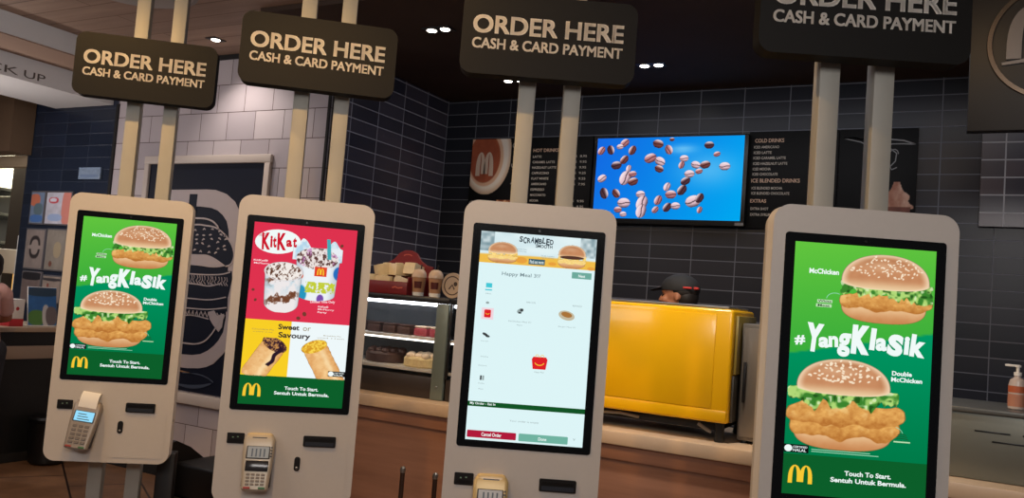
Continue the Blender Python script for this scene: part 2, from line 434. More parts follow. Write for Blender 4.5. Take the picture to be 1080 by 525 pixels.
# stepped soffit of the pick-up counter
struct('soffit_upper', MB().box(-5.95, -5.5, 1.0, 4.298, 2.926, HC+.028), soffit_m)
struct('soffit_lower', MB().box(-6.68, -5.951, 1.0, 4.298, 2.752, HC+.026), soffit_m)
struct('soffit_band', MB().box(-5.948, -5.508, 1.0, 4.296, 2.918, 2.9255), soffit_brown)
struct('bulkhead_kitchen', MB().box(-9.8, -6.93, 4.1, 4.29, 2.36, HC+.02), brown_wall)
struct('trim_kitchen', MB().rbox(-9.8, -6.99, 4.29, 4.36, 2.26, 2.36, .01), mat('kitchen_trim', (150,132,108), .6))
struct('wall_kitchen', MB().box(-9.9, -6.5, 5.40, 5.5, 0, HC), mat('kitchen_wall', (206,204,186), .5, noise=.05))
struct('trim_pillar', MB().box(-7.92, -7.24, 4.75, 4.90, 0, 3.0), mat('kitchen_pillar', (66,56,44), .6, noise=.05))
# tiled bulkhead above the right end of the bar
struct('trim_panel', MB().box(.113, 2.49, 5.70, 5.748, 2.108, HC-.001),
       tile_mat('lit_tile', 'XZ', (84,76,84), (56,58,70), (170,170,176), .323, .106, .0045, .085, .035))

pu = thing('pick_up_lettering', 'grey PICK UP lettering on the pale soffit band at upper left', 'lettering', (-5.9505, 3.45, 2.775))
each('word', mat('dark_grey_lettering', (84,78,74), .5), pu, [lambda t: add_text(t, 'PICK', -.28, .075, 0, .053, .0, .0, .001, plane='YZ'), lambda t: add_text(t, 'UP', .115, .275, 0, .053, .0, .0, .001, plane='YZ')])

# ------------------------------------------------------------------ the framed burger mural on the pale wall
mur = thing('mural', 'framed navy wall mural with a pale line-drawn burger emblem', 'mural', (-4.81, 4.2999, .62))
NAVY = mat('mural_navy', (17,23,40), .6, noise=.05, spec=.2); PALE = mat('mural_pale', (178,166,166), .55, noise=.03)
mu0, mu1 = -.62, .555
MB().box(mu0, mu1, -.010, -.001, .01, 1.665).build('panel', NAVY, mur)
fr = MB(); fr.rbox(mu0-.055, mu1+.055, -.03, -.0005, 1.65, 1.71, .006); fr.rbox(mu1, mu1+.05, -.03, -.0005, -.06, 1.652, .006)
fr.rbox(mu0-.05, mu0, -.03, -.0005, -.06, 1.652, .006); fr.rbox(mu0-.055, mu1+.055, -.045, -.0005, -.075, .0, .006)
fr.build('frame', cream_trim, mur)
# emblem: a broad D-shaped ring with a stem, a line-drawn burger across it
yk = -.0150
RO = [(-.42,1.455),(-.2,1.458),(.0,1.461),(.092,1.458),(.203,1.430),(.295,1.375),(.346,1.311),(.40,1.20),(.43,1.05),(.445,.87),(.44,.70),(.42,.52),(.375,.38),(.32,.30),(.24,.228),(.17,.198),(.097,.182),(-.011,.172),(-.2,.168),(-.42,.168)]
RI = [(-.42,1.336),(-.2,1.336),(-.044,1.336),(.067,1.328),(.135,1.31),(.19,1.278),(.235,1.235),(.262,1.17),(.282,1.05),(.295,.87),(.305,.70),(.318,.56),(.305,.455),(.268,.395),(.224,.350),(.17,.312),(.104,.283),(.02,.268),(-.2,.259),(-.42,.259)]
ring = MB()
for i in range(len(RO)-1): ring.loops([[(x, -.0135, z) for x, z in (RO[i], RO[i+1], RI[i+1], RI[i])], [(x, -.0102, z) for x, z in (RO[i], RO[i+1], RI[i+1], RI[i])]])
ring.build('emblem_ring', PALE, mur, smooth=0)
MB().box(-.164, -.083, -.0145, -.0138, 1.20, 1.426).build('stem_bar', NAVY, mur)
def spl(P, n=8):
    Q = []
    for i in range(len(P)-1):
        p0 = Vector(P[max(i-1,0)]); p1 = Vector(P[i]); p2 = Vector(P[i+1]); p3 = Vector(P[min(i+2,len(P)-1)])
        for k in range(n):
            t_ = k/n; Q.append(tuple(.5*((2*p1)+(p2-p0)*t_+(2*p0-5*p1+4*p2-p3)*t_*t_+(3*p1-p0-3*p2+p3)*t_**3)))
    return Q+[P[-1]]
BUN = spl([(-.36,1.09),(-.28,1.15),(-.16,1.19),(-.058,1.203),(.019,1.2),(.13,1.187),(.221,1.146),(.292,1.087),(.332,1.028),(.338,.975),(.315,.932),(.269,.915)])
def dark(name, pts): MB().poly(pts, -.0149, -.0138).build(name, NAVY, mur, smooth=0)
dark('bun_shape', BUN+[(.0,.91),(-.36,.93)])
dark('filling_shape', [(-.36,.87),(.33,.885),(.345,.83),(.318,.70),(.325,.60),(-.36,.56)])
each('bun_outline', PALE, mur, [lambda t: stroke(t, BUN, .011, yk, .002), lambda t: stroke(t, spl([(-.30,1.20),(-.16,1.245),(-.042,1.250),(.034,1.247),(.102,1.229),(.154,1.194),(.175,1.155)]), .012, yk, .002)])
for i in range(34):
    x_ = -.20+.075*(i % 7)+random.uniform(-.02,.02); z_ = 1.165-.036*(i//7)+random.uniform(-.012,.012)-.25*max(0, x_-.08)**1.2
    if x_ < .29: each('sesame_seed', PALE, mur, [lambda t: stroke(t, [(x_-.013, z_+random.uniform(-.007,.007)), (x_, z_+.004), (x_+.013, z_+random.uniform(-.007,.007))], [.006,.013,.006], yk, .002)])
MB().poly(spl([(-.36,.985),(-.028,.988),(.07,.989),(.16,.966),(.269,.918)])+spl([(.269,.918),(.19,.905),(.114,.902),(-.017,.908),(-.36,.91)]), -.0158, yk).build('bun_band', PALE, mur, smooth=0)
each('filling_line', PALE, mur, [lambda t, L_=L_: stroke(t, spl(L_), .009, yk, .002) for L_ in ([(-.36,.845),(-.008,.845),(.154,.85),(.25,.86),(.32,.878)], [(-.36,.772),(-.031,.775),(.122,.768),(.247,.794)], [(-.36,.672),(-.04,.668),(.15,.672),(.302,.70)], [(-.36,.596),(-.03,.598),(.15,.604),(.316,.628)])])
ln = MB()
for i in range(24):
    x = -.33+.027*i+random.uniform(-.006,.006); stroke(ln, [(x, .838), (x+.010, .815+random.uniform(-.01,.01)), (x-.006, .795+random.uniform(-.01,.01)), (x+.016, .778)], .0055, yk, .002)
for i in range(16):
    x = -.33+.04*i; stroke(ln, [(x, .585), (x+.012, .56+random.uniform(-.012,.012)), (x+.028, .548), (x+.036, .575)], .007, yk, .002)
tag(ln.build('lettuce_lines', PALE, mur, smooth=0), kind='stuff')
MB().poly([(.14,.585),(.20,.60),(.235,.565),(.30,.585),(.292,.49),(.262,.452),(.20,.50),(.165,.535)], -.0158, yk).build('lettuce_patch', PALE, mur, smooth=0)
each('heel_outline', PALE, mur, [lambda t: stroke(t, spl([(.268,.55),(.224,.47),(.185,.42),(.134,.377),(.06,.352),(-.036,.346),(-.3,.35)]), .011, yk, .002), lambda t: stroke(t, spl([(-.36,.55),(-.2,.53),(-.043,.548),(.06,.545),(.154,.535)]), .008, yk, .002)])
gb = mat('mural_grey_blue', (70,80,98), .4)
each('plate_line', gb, mur, [lambda t: stroke(t, spl([(-.10,.05),(.02,.045),(.14,.06),(.24,.09)]), [.006+.02*math.sin(PI*i/24) for i in range(25)], yk, .002), lambda t: stroke(t, spl([(-.05,.135),(.1,.14),(.2,.125),(.26,.10)]), .008, yk, .002)])
each('tan_line', mat('mural_tan', (150,116,82), .5), mur, [lambda t: stroke(t, [(-.30,.142),(-.10,.146),(.06,.138)], [.012,.012,.003], yk, .002)])

# ------------------------------------------------------------------ ordering kiosks
YF = dict(bg=-.0030, l1=-.0034, l2=-.0038, l3=-.0042, l4=-.0046, l5=-.0050)
SX, ZT, SW, SH = -.199, 1.6815, .398, .7085
def px(u): return SX+u*SW
def pz(v): return ZT-v*SH
def srect(mb, u0, u1, v0, v1, y): return frect(mb, px(u0), px(u1), pz(v1), pz(v0), y)
def stext(mb, s, u0, u1, v0, v1, y, bold=0, rot=0): return add_text(mb, s, px(u0), px(u1), pz(v1), pz(v0), y, bold, 0, rot)

E_white = em('screen_white', (240,250,248)); E_dark = em('screen_dark_text', (60,64,66)); E_grey = em('screen_grey_text', (150,165,165))
E_gold = em('screen_gold', (246,200,52)); E_foot = em('screen_footer_green', (12,94,42)); E_black = em('screen_black', (14,16,16))

def footer(dp, vtop, col=E_foot):
    srect(MB(), 0, 1, vtop, 1, YF['l1']).build('footer_band', col, dp, smooth=0)
    arches(MB(), px(.038), px(.208), pz(.957), pz(.886), YF['l2'], .19).build('arches_emblem', E_gold, dp, smooth=0)
    each('start_lettering', E_white, dp, [lambda t: stext(t, 'Touch To Start.', .43, .755, .894, .913, YF['l2'], .03), lambda t: stext(t, 'Sentuh Untuk Bermula.', .335, .862, .922, .941, YF['l2'], .03)])
def halal(dp, u0, u1, v0, v1):
    srect(MB(), u0, u1, v0, v1, YF['l2']).build('halal_badge', E_black, dp, smooth=0)
    t = MB(); fell(t, px(u0+(u1-u0)*.17), pz((v0+v1)/2), .011, .0095, YF['l3']); w = u1-u0; h = v1-v0
    stext(t, 'CERTIFIED', u0+w*.36, u1-w*.06, v0+h*.18, v0+h*.42, YF['l3'], .01); stext(t, 'HALAL', u0+w*.36, u1-w*.1, v0+h*.52, v0+h*.86, YF['l3'], .015)
    t.build('halal_lettering', E_white, dp, smooth=0)

def burger_advert(dp):
    def back(U, V):
        c = mix(C3(98,196,62), C3(58,172,58), V/.45+.12*U); d = mix(C3(0,150,98), C3(0,122,72), (V-.35)/.5)
        line = .448+(.331-.448)*U; m = sstep(-.004, .004, V-line)
        return c*(1-m[...,None])+d*m[...,None], np.ones_like(U)
    picture('green_backdrop', px(0), px(1), pz(1), pz(0), YF['bg']-.0002, .006, back, PICM, dp, 'ad_back')
    picture('burger_picture', px(.325), px(1.0), pz(.305), pz(.026), YF['l1'], .0012,
            lambda U, V: burger(U, V, (.01,.52,.02,.945), (.42,.74,0.0,1.0), [(.56,.82,.015,.985)], (.76,1.0,.03,.92), 3), PICM, dp, 'ad_b1')
    picture('double_burger_picture', px(.0), px(.84), pz(.818), pz(.455), YF['l2'], .0013,
            lambda U, V: burger(U, V, (.005,.40,.075,.86), (.33,.62,.0,.94), [(.60,.87,.03,.955),(.47,.73,-.005,.995)], (.80,.995,.07,.885), 17), PICM, dp, 'ad_b2')
    Y = YF['l4']; Y5 = YF['l5']
    t = MB()
    for ch, u0, u1, v0, v1, rot, b in (('#',.03,.105,.375,.412,.1,.035),('Y',.108,.228,.322,.436,-.08,.068),('a',.20,.275,.375,.417,0,.044),('n',.27,.338,.368,.412,.06,.044),
            ('g',.335,.425,.353,.447,-.05,.044),('K',.432,.562,.317,.433,-.04,.075),('l',.562,.60,.325,.412,-.08,.052),('a',.602,.682,.362,.413,0,.044),
            ('S',.686,.795,.343,.43,-.1,.068),('i',.802,.838,.348,.42,-.05,.052),('k',.846,.955,.338,.427,-.1,.052)):
        stext(t, ch, u0, u1, v0, v1, Y, b, rot)
    t.build('slogan_lettering', E_white, dp, smooth=0)
    each('product_lettering', E_white, dp, [lambda t: stext(t, 'McChicken', .108, .318, .103, .124, Y, .035), lambda t: stext(t, 'Double', .726, .865, .488, .506, Y, .035), lambda t: stext(t, 'McChicken', .722, .94, .512, .53, Y, .035)])
    each('badge_panel', em('badge_pale', (190,226,180)), dp, [lambda t: srect(t, .175, .282, .226, .238, Y), lambda t: srect(t, .168, .278, .243, .256, Y), lambda t: srect(t, .76, .875, .762, .767, Y)])
    each('badge_lettering', em('badge_dark', (30,70,34)), dp, [lambda t: stext(t, 'White', .18, .275, .2275, .2365, Y5, .015), lambda t: stext(t, 'Meat', .18, .265, .2445, .2545, Y5, .015)])
    for q in range(3): each('badge_line', em('badge_dark', (30,70,34)), dp, [lambda t: stroke(t, arc(px(.815), pz(.756-.008*q), .018-.003*q, .004, 10, 170, 10), .0016, Y5)])
    pp = em('print_pale', (150,215,180))
    each('pointer_line', pp, dp, [lambda t: stroke(t, arc(px(.30), pz(.222), .024, .018, 175, 60, 12), .0018, Y), lambda t: stroke(t, arc(px(.745), pz(.735), .03, .02, 70, 10, 12), .0016, Y)])
    each('small_print', pp, dp, [lambda t: srect(t, .19, .60, .8185, .8215, Y), lambda t: srect(t, .19, .66, .8265, .8295, Y)])
    halal(dp, 0.0, .172, .806, .838)
    footer(dp, .843)

def sundae(U, V):
    p = Pic(U, V); n = fbm(U, V, 8, 4); n2 = fbm(U, V, 20, 9)
    hw = .40+.06*(1-V); m = sstep(.02, -.02, np.abs(U-.5)-hw*np.sqrt(np.clip(1-np.clip((V-.82)/.19, 0, 1)**2, 0, 1)))*(V > .16)
    lay = np.sin(V*15+U*3+n*3.5); col = mix(C3(238,232,232), C3(112,66,44), sstep(.35, .75, lay)*sstep(.12,.5,n2)); col = mix(col, C3(190,214,226), sstep(.3,.02,np.abs(V-.45))*sstep(.6,.3,n)*.8)
    col = mix(col, C3(198,208,214), sstep(.72, 1.0, np.abs(U-.5)/hw)*.7); p.put(m, col)
    m, d = ell(U, V, .5, .19, .47, .19); col = mix(C3(244,236,230), C3(96,58,40), sstep(.5, .62, n2)); col = mix(col, C3(226,220,222), sstep(.86, .95, d)); p.put(m, col)
    return p.c, p.a
def flurry(U, V):
    p = Pic(U, V); n = fbm(U, V, 9, 14); n2 = fbm(U, V, 24, 19)
    hw = .47-.09*V; m = sstep(.015, -.015, np.abs(U-.52)-hw*np.sqrt(np.clip(1-np.clip((V-.9)/.1, 0, 1)**2, 0, 1)))*(V > .3)
    col = mix(C3(236,242,246), C3(196,206,216), sstep(.5, 1, np.abs(U-.52)/hw)); 
    col = mix(col, C3(40,110,190), sstep(.12,.09, np.hypot((U-.95), (V-.55)))); col = mix(col, C3(40,150,190), sstep(.16,.12, np.hypot((U-.2), (V-.9))))
    col = mix(col, C3(226,92,60), sstep(.055,.04, np.hypot((U-.2), (V-.62)))); col = mix(col, C3(120,80,170), sstep(.08,.06, np.hypot((U-.62), (V-.96))))
    col = mix(col, C3(196,206,60), ((U > .3)*(U < .9)*(V > .7)*(V < .87)*(n2 > .42)).astype(float)); p.put(m, col)
    # rim with torn peaks
    pk = .17-.13*np.clip(np.sin((U-.02)*9.5), 0, 1)*sstep(0,.2,U)*sstep(1,.8,U); m2, d2 = ell(U, V, .5, .3, .49, .17)
    m = (V > pk)*(V < .38)*sstep(.51,.49,np.abs(U-.5)); p.put(m.astype(float), mix(C3(232,238,244), C3(180,214,234), sstep(.6,.3,n)))
    m, d = ell(U, V, .5, .34, .42, .165); col = mix(C3(236,226,222), C3(92,58,52), sstep(.45, .62, n2)); col = mix(col, C3(190,120,190), sstep(.62,.75,n)*.6); p.put(m, col)
    m = ((np.abs(U-.72-(V-.2)*.15) < .04)*(V > .02)*(V < .34)).astype(float); p.put(m, C3(70,170,180))
    return p.c, p.a
def pie(U, V, ax, ay, bx, by, w, kind, seed):
    """long roll from a to b, open end at a"""
    p = Pic(U, V); L = math.hypot(bx-ax, by-ay); dx, dy = (bx-ax)/L, (by-ay)/L
    t = (U-ax)*dx+(V-ay)*dy; s = -(U-ax)*dy+(V-ay)*dx; n = fbm(U, V, 10, seed); n2 = fbm(U, V, 24, seed+4)
    m = sstep(.01,-.01, np.abs(s)-w*(.95+.1*(n-.5)))*(t > 0)*(t < L); sh = np.abs(s/w)
    col = mix(C3(248,206,146), C3(214,148,82), n*.9+sh**2*.5-.2); col = mix(col, C3(252,226,178), sstep(.35,0,np.abs(s/w+.35))*.6); p.put(m, col)
    m = sstep(1.06,.94,np.sqrt((t/(w*.55))**2+(s/(w*1.02))**2))
    if kind == 'choc':
        p.put(m, mix(C3(196,140,80), C3(60,34,44), sstep(.35,.55,n2))); d = np.abs(s+w*.55+.02*np.sin(t*20)); p.put(sstep(.055,.035,d)*(t > -.02)*(t < L*.55)*m.clip(1,1), C3(44,26,40))
    else: p.put(m, mix(C3(250,214,80), C3(214,152,40), sstep(.35,.65,n2)))
    return p.c, p.a

def dessert_advert(dp):
    srect(MB(), 0, 1, 0, .536, YF['bg']-.0002).build('red_backdrop', em('screen_red', (222,50,78)), dp, smooth=0)
    srect(MB(), 0, .442, .536, .845, YF['bg']-.0002).build('yellow_backdrop', em('screen_yellow', (248,206,38)), dp, smooth=0)
    srect(MB(), .442, 1, .536, .845, YF['bg']-.0002).build('white_backdrop', em('screen_paper_white', (238,248,250)), dp, smooth=0)
    fell(MB(), px(.238), pz(.10), .087, .048, YF['l1'], .06).build('brand_oval', E_white, dp, smooth=0)
    t = MB(); Y = YF['l2']
    for s, u0, u1, v0, v1 in (('K',.085,.165,.055,.15),('i',.165,.187,.07,.135),('t',.19,.225,.072,.135),('K',.232,.318,.05,.147),('a',.318,.375,.085,.125),('t',.382,.42,.068,.125)): stext(t, s, u0, u1, v0, v1, Y, .045, .05)
    stext(t, 'Nestlé', .05, .135, .055, .078, Y, .0, .1); t.build('brand_lettering', em('brand_red', (206,24,44)), dp, smooth=0)
    picture('flurry_cup_picture', px(.39), px(.875), pz(.415), pz(.055), YF['l1'], .0012, flurry, PICM, dp)
    picture('sundae_cup_picture', px(.12), px(.52), pz(.49), pz(.21), YF['l2'], .0012, sundae, PICM, dp)
    srect(MB(), .615, .735, .222, .275, YF['l2']).build('cup_badge', em('cup_red', (226,70,44)), dp, smooth=0)
    arches(MB(), px(.64), px(.71), pz(.268), pz(.23), YF['l3'], .2).build('cup_arches', E_gold, dp, smooth=0)
    Y = YF['l3']
    for tx, u0, u1, v0, v1, rr in (('KitKat®',.025,.16,.205,.216,0),('McFlurry',.03,.18,.222,.234,0),('Limited Time Only',.60,.84,.408,.426,.06),('KitKat®',.68,.78,.437,.448,0),('McFlurry',.68,.84,.453,.464,0),('Party',.68,.77,.469,.481,0)):
        each('cup_lettering', em('soft_white', (252,226,230)), dp, [lambda t: stext(t, tx, u0, u1, v0, v1, Y, .02, rr)])
    for (u_, v_, r_, s_) in ((.045,.375,.006,0),(.075,.43,.006,1),(.555,.49,.009,2),(.50,.515,.008,3),(.86,.095,.007,4)):
        each('wafer_crumb', em('crumb_brown', (118,60,48)), dp, [lambda t: fell(t, px(u_), pz(v_), r_, r_*.85, YF['l2'], s_)])
    picture('sweet_pie_picture', px(0.01), px(.435), pz(.845), pz(.632), YF['l1'], .0012, lambda U, V: pie(U, V, .68, .17, .2, 1.05, .30, 'choc', 31), PICM, dp)
    picture('savoury_pie_picture', px(.52), px(1.0), pz(.845), pz(.622), YF['l1'], .0012, lambda U, V: pie(U, V, .33, .2, .78, 1.12, .27, 'egg', 41), PICM, dp)
    each('headline_lettering', em('headline_brown', (52,44,42)), dp, [lambda t: stext(t, 'Sweet', .318, .52, .553, .583, Y, .03), lambda t: stext(t, 'Savoury', .325, .632, .597, .637, Y, .03)])
    for tx, u0, u1, v0, v1 in (('or',.555,.63,.563,.583),('Chocolate Pie',.07,.28,.585,.593),('available all day',.08,.27,.60,.607),('Breakfast Pie',.76,.93,.598,.605),('until 11am',.70,.96,.612,.618)):
        each('fine_lettering', em('fine_brown', (150,132,84)), dp, [lambda t: stext(t, tx, u0, u1, v0, v1, Y)])
    halal(dp, .835, 1.0, .797, .826); footer(dp, .842)

def order_menu(dp):
    srect(MB(), 0, 1, 0, 1, YF['bg']-.0002).build('menu_backdrop', em('screen_menu_white', (226,250,252), .95), dp, smooth=0)
    def ban(U, V):
        c = mix(C3(228,244,246), C3(206,228,234), vnoise(U, V, 9, 4, 2)); tab = sstep(.66,.72,V-.06*np.abs(U-.5)); c = mix(c, C3(240,188,74), tab)
        for a, b in ((-.01,.12),(.86,1.0)):
            k = ((U > a)*(U < b)*(V < .62)).astype(float); c = mix(c, mix(C3(96,124,134), C3(212,224,226), vnoise(U, V, 30, 10, 5)), k*.8)
        return c, np.ones_like(U)
    picture('banner_backdrop', px(0), px(1), pz(.152), pz(0), YF['l1'], .002, ban, PICM, dp)
    eggf = lambda s: (lambda U, V: burger(U, V, (.02,.56,.04,.96), (.46,.74,.03,.99), [(.62,.80,.03,.98)], (.74,.99,.05,.95), s, True))
    picture('egg_muffin_picture', px(.06), px(.335), pz(.15), pz(.045), YF['l2'], .0012, eggf(61), PICM, dp)
    picture('cheese_muffin_picture', px(.665), px(.925), pz(.152), pz(.035), YF['l2'], .0012, eggf(71), PICM, dp)
    each('hash_brown_picture', em('hash_gold', (232,160,64)), dp, [lambda t: fell(t, px(.36), pz(.128), .02, .011, YF['l2']), lambda t: fell(t, px(.63), pz(.135), .014, .006, YF['l2']), lambda t: fell(t, px(.965), pz(.145), .013, .006, YF['l2'])])
    fell(MB(), px(.795), pz(.098), .042, .006, YF['l3']).build('patty_picture', em('patty_brown', (84,54,44)), dp, smooth=0)
    t = MB(); Y = YF['l3']; x = .333
    for i, ch in enumerate('SCRAMBLED'): stext(t, ch, x+.033*i, x+.033*i+.029, .012+.003*((i*7) % 3), .040+.003*((i*5) % 3), Y, .03, .08*((i % 3)-1))
    t.build('banner_lettering', em('banner_dark', (34,46,56)), dp, smooth=0)
    each('banner_subtitle', em('banner_dark', (34,46,56)), dp, [lambda t: stext(t, 'SMOOTH', .475, .62, .046, .062, Y, .02)])
    srect(MB(), .425, .565, .118, .145, YF['l2']).build('banner_button', em('banner_teal', (60,96,110)), dp, smooth=0)
    t = MB(); stext(t, 'Find out more', .435, .555, .123, .140, YF['l3'], .01); t.build('button_lettering', E_white, dp, smooth=0)
    tg = em('title_grey', (120,140,146))
    for tx, u0, u1, v0, v1 in (('Sausage & cheese',.30,.40,.073,.079),('scrambled egg',.30,.40,.083,.089),('Double scrambled',.53,.64,.096,.102),('egg & cheese',.53,.64,.106,.112)): each('banner_caption', tg, dp, [lambda t: stext(t, tx, u0, u1, v0, v1, Y)])
    each('title_lettering', tg, dp, [lambda t: stext(t, 'Happy Meal 3!?', .204, .535, .19, .213, Y, .01)])
    srect(MB(), .805, .975, .166, .197, YF['l1']).build('next_button', em('button_teal', (110,170,156)), dp, smooth=0)
    for tx, u0, u1, v0, v1 in (('Next',.862,.92,.176,.19),('Cancel Order',.135,.305,.963,.98),('Done',.62,.69,.967,.982),('My Order - Eat In',.018,.235,.822,.836)): each('button_caption', E_white, dp, [lambda t: stext(t, tx, u0, u1, v0, v1, YF['l2'], .02)])
    srect(MB(), 0, 1, .818, .842, YF['l1']).build('order_band', em('band_green', (18,82,36)), dp, smooth=0)
    t = MB(); slab(t, px(.012), px(.43), pz(.989), pz(.955), YF['l1'], YF['bg'], .003, .0001, n=4); t.build('cancel_button', em('cancel_red', (176,26,58)), dp, smooth=0)
    t = MB(); slab(t, px(.452), px(.872), pz(.991), pz(.955), YF['l1'], YF['bg'], .003, .0001, n=4); t.build('done_button', em('done_teal', (112,178,160)), dp, smooth=0)
    # side menu icons and product tiles
    L2 = YF['l2']; L3 = YF['l3']
    each('offers_icon', em('icon_cyan', (70,200,214)), dp, [lambda t: srect(t, .075, .128, .25, .272, L2), lambda t: srect(t, .07, .13, .28, .286, L2)])
    srect(MB(), .055, .158, .37, .425, YF['l1']).build('selected_frame', em('icon_pink', (240,214,222)), dp, smooth=0)
    ir = em('icon_red', (222,34,40))
    each('meal_box_icon', ir, dp, [lambda t: slab(t, px(.078), px(.135), pz(.416), pz(.378), L2, YF['bg'], .004, .0001, n=4), lambda t: flat(t, [(px(.528), pz(.645)), (px(.638), pz(.645)), (px(.65), pz(.598)), (px(.637), pz(.586)), (px(.528), pz(.586)), (px(.515), pz(.598))], L2)])
    each('smile', E_gold, dp, [lambda t: stroke(t, arc(px(.5825), pz(.608), .0165, .0125, 200, 340, 14), .003, L3), lambda t: stroke(t, arc(px(.1065), pz(.392), .007, .006, 200, 340, 8), .0018, L3)])
    each('box_handle', E_gold, dp, [lambda t: stroke(t, arc(px(.56), pz(.588), .006, .009, 0, 180, 10), .002, L3), lambda t: stroke(t, arc(px(.603), pz(.588), .006, .009, 0, 180, 10), .002, L3)])
    each('dark_icon', E_dark, dp, [lambda t: fell(t, px(.10), pz(.497), .010, .0045, L2, -.4), lambda t: fell(t, px(.122), pz(.505), .008, .004, L2, -.2), lambda t: srect(t, .085, .10, .694, .716, L2), lambda t: srect(t, .37, .395, .378, .386, L2), lambda t: srect(t, .385, .41, .362, .374, L2)])
    each('grey_icon', E_grey, dp, [lambda t: srect(t, .105, .12, .694, .716, L2), lambda t: fell(t, px(.385), pz(.372), .012, .007, YF['l1'], .5), lambda t: fell(t, px(.1), pz(.345), .006, .004, L2)])
    each('plate_icon', em('icon_plate', (196,186,160)), dp, [lambda t: fell(t, px(.785), pz(.378), .028, .016, L2, -.2)])
    each('bun_icon', em('icon_bun', (170,116,58)), dp, [lambda t: fell(t, px(.785), pz(.374), .019, .009, L3, -.2)])
    for tx, u0, u1, v0, v1 in (('RM13.75',.435,.51,.325,.333),('RM14.25',.832,.91,.325,.333),('McChicken Meal 3!?',.29,.485,.421,.428),('Regular',.365,.415,.438,.445),('Burger Meal 3!?',.72,.87,.43,.437),('Happy Meal',.545,.625,.655,.664),
            ('Offers',.075,.125,.298,.304),('Family',.07,.135,.527,.533),('Snacks',.075,.14,.60,.606),('Desserts',.065,.135,.643,.649),('Drinks',.075,.125,.728,.734),('More',.08,.12,.755,.761),('Your order is empty',.365,.615,.894,.905),('v',.915,.935,.96,.97)):
        each('menu_caption', E_grey, dp, [lambda t: stext(t, tx, u0, u1, v0, v1, L2)])

def make_kiosk(name_label, loc, rz, content, top_of='', pipe=False):
    root = thing('ordering_kiosk', name_label, 'kiosk', loc, rz, 'self-order kiosks in a row')
    t = MB(); slab(t, -.263, .263, .591, 1.787, 0, .062, .05, .016, n=10); t.build('front_panel', M_panel, root)
    t = MB(); slab(t, -.254, .254, .600, 1.778, .0621, .128, .046, .004, .012, n=10); t.build('rear_shell', M_shell, root)
    t = MB()
    for xx in (-.0775, .0875):
        p_ = MB(); p_.rbox(xx-.031, xx+.031, .142, .204, .0, 3.066, .004); p_.build('post', M_post, root)
        b_ = MB(); b_.box(xx-.025, xx+.025, .1282, .1418, .75, 1.65); b_.build('mounting_bracket', M_steel, root)
    b_ = MB(); b_.rbox(-.24, .25, .06, .30, .0, .012, .004); b_.build('base_plate', M_shell, root)
    t = MB(); slab(t, -.2276, .2276, .949, 1.7076, -.0022, .004, .010, .001, n=5); bz = t.build('screen_bezel', M_glass, root)
    t = MB(); t.box(SX, SX+SW, -.0028, -.0023, ZT-SH, ZT); dp = t.build('display', E_black, root)
    content(dp)
    # camera dot above the display
    MB().lathe([(.004,0),(.004,.001)], 16, M=Matrix.Translation((0,-.0023,1.695)) @ Matrix.Rotation(PI/2,4,'X')).build('webcam', M_slot, root)
    t = MB(); slab(t, -.225, -.160, .820, .861, -.004, .002, .004, .0015, n=4); rd = t.build('contactless_reader', M_black, root)
    t = MB(); t.box(-.206, -.200, -.0045, -.0041, .842, .846); t.box(-.188, -.182, -.0045, -.0041, .844, .848); t.build('indicator_lamp', mat('lamp_grey_green', (120,150,130), .3), rd)
    t = MB(); slab(t, -.215, -.17, .826, .836, -.0046, -.0041, .002, .0002, n=3); t.build('reader_window', M_slot, rd)
    t = MB(); slab(t, .020, .236, .615, .850, -.0022, .001, .006, .0012, n=4); dr = t.build('service_door', M_panel, root)
    t = MB(); slab(t, .062, .187, .8195, .861, -.010, .002, .005, .002, n=4); pr = t.build('receipt_printer', M_black, root)
    t = MB(); t.box(.070, .179, -.0108, -.0101, .842, .853); t.build('receipt_slot', M_slot, pr)
    t = MB(); slab(t, .070, .179, .824, .838, -.0135, -.0101, .003, .001, n=3); t.build('printer_lip', mat('printer_blue_grey', (40,46,56), .3), pr)
    t = MB(); slab(t, .035, .0575, .723, .778, -.0065, -.0022, .011, .002, n=6); lk = t.build('door_lock', M_black, root)
    t = MB(); t.ball((.046,-.007,.735), .006, 2, (1,.4,1)); t.build('lock_cylinder', M_steel, lk)
    for sx in (-1, 1):
        MB().cyl((sx*.2625,.030,.785), (sx*.2645,.030,.785), .006, 14).build('side_lock', M_steel, root)
    if pipe:
        MB().rbox(.175, .255, .21, .29, 0, .60, .006).build('cable_duct', mat('black_duct', (22,19,18), .5), root)['label'] = 'black square cable duct'
    return root

def make_sign(label, loc, rz):
    root = thing('overhead_sign', label, 'sign', loc, rz, 'order here signs')
    t = MB(); slab(t, -.326, .294, 2.240, 2.532, .045, .122, .043, .006, .008, n=10); b = t.build('sign_board', M_sign, root)
    # heavy letters: the stroke is thickened by laying shifted copies into one solid word
    for nm, w_, x0, x1, z0, z1, b in (('order_here_lettering', 'ORDER HERE', -.288, .248, 2.386, 2.452, .0024), ('payment_lettering', 'CASH & CARD PAYMENT', -.287, .247, 2.331, 2.369, .0012)):
        t = MB()
        for dx, dz in ((-b,-b*.7),(b,-b*.7),(-b,b*.7),(b,b*.7),(0,0)): add_text(t, w_, x0+b+dx, x1-b+dx, z0+b*.7+dz, z1-b*.7+dz, .0448, 0, .0015)
        t.build(nm, M_letter, root, smooth=0)
    for xx in (-.0775, .0875): MB().box(xx-.02, xx+.02, .1222, .1418, 2.30, 2.47).build('bracket', M_steel, root)
    return root

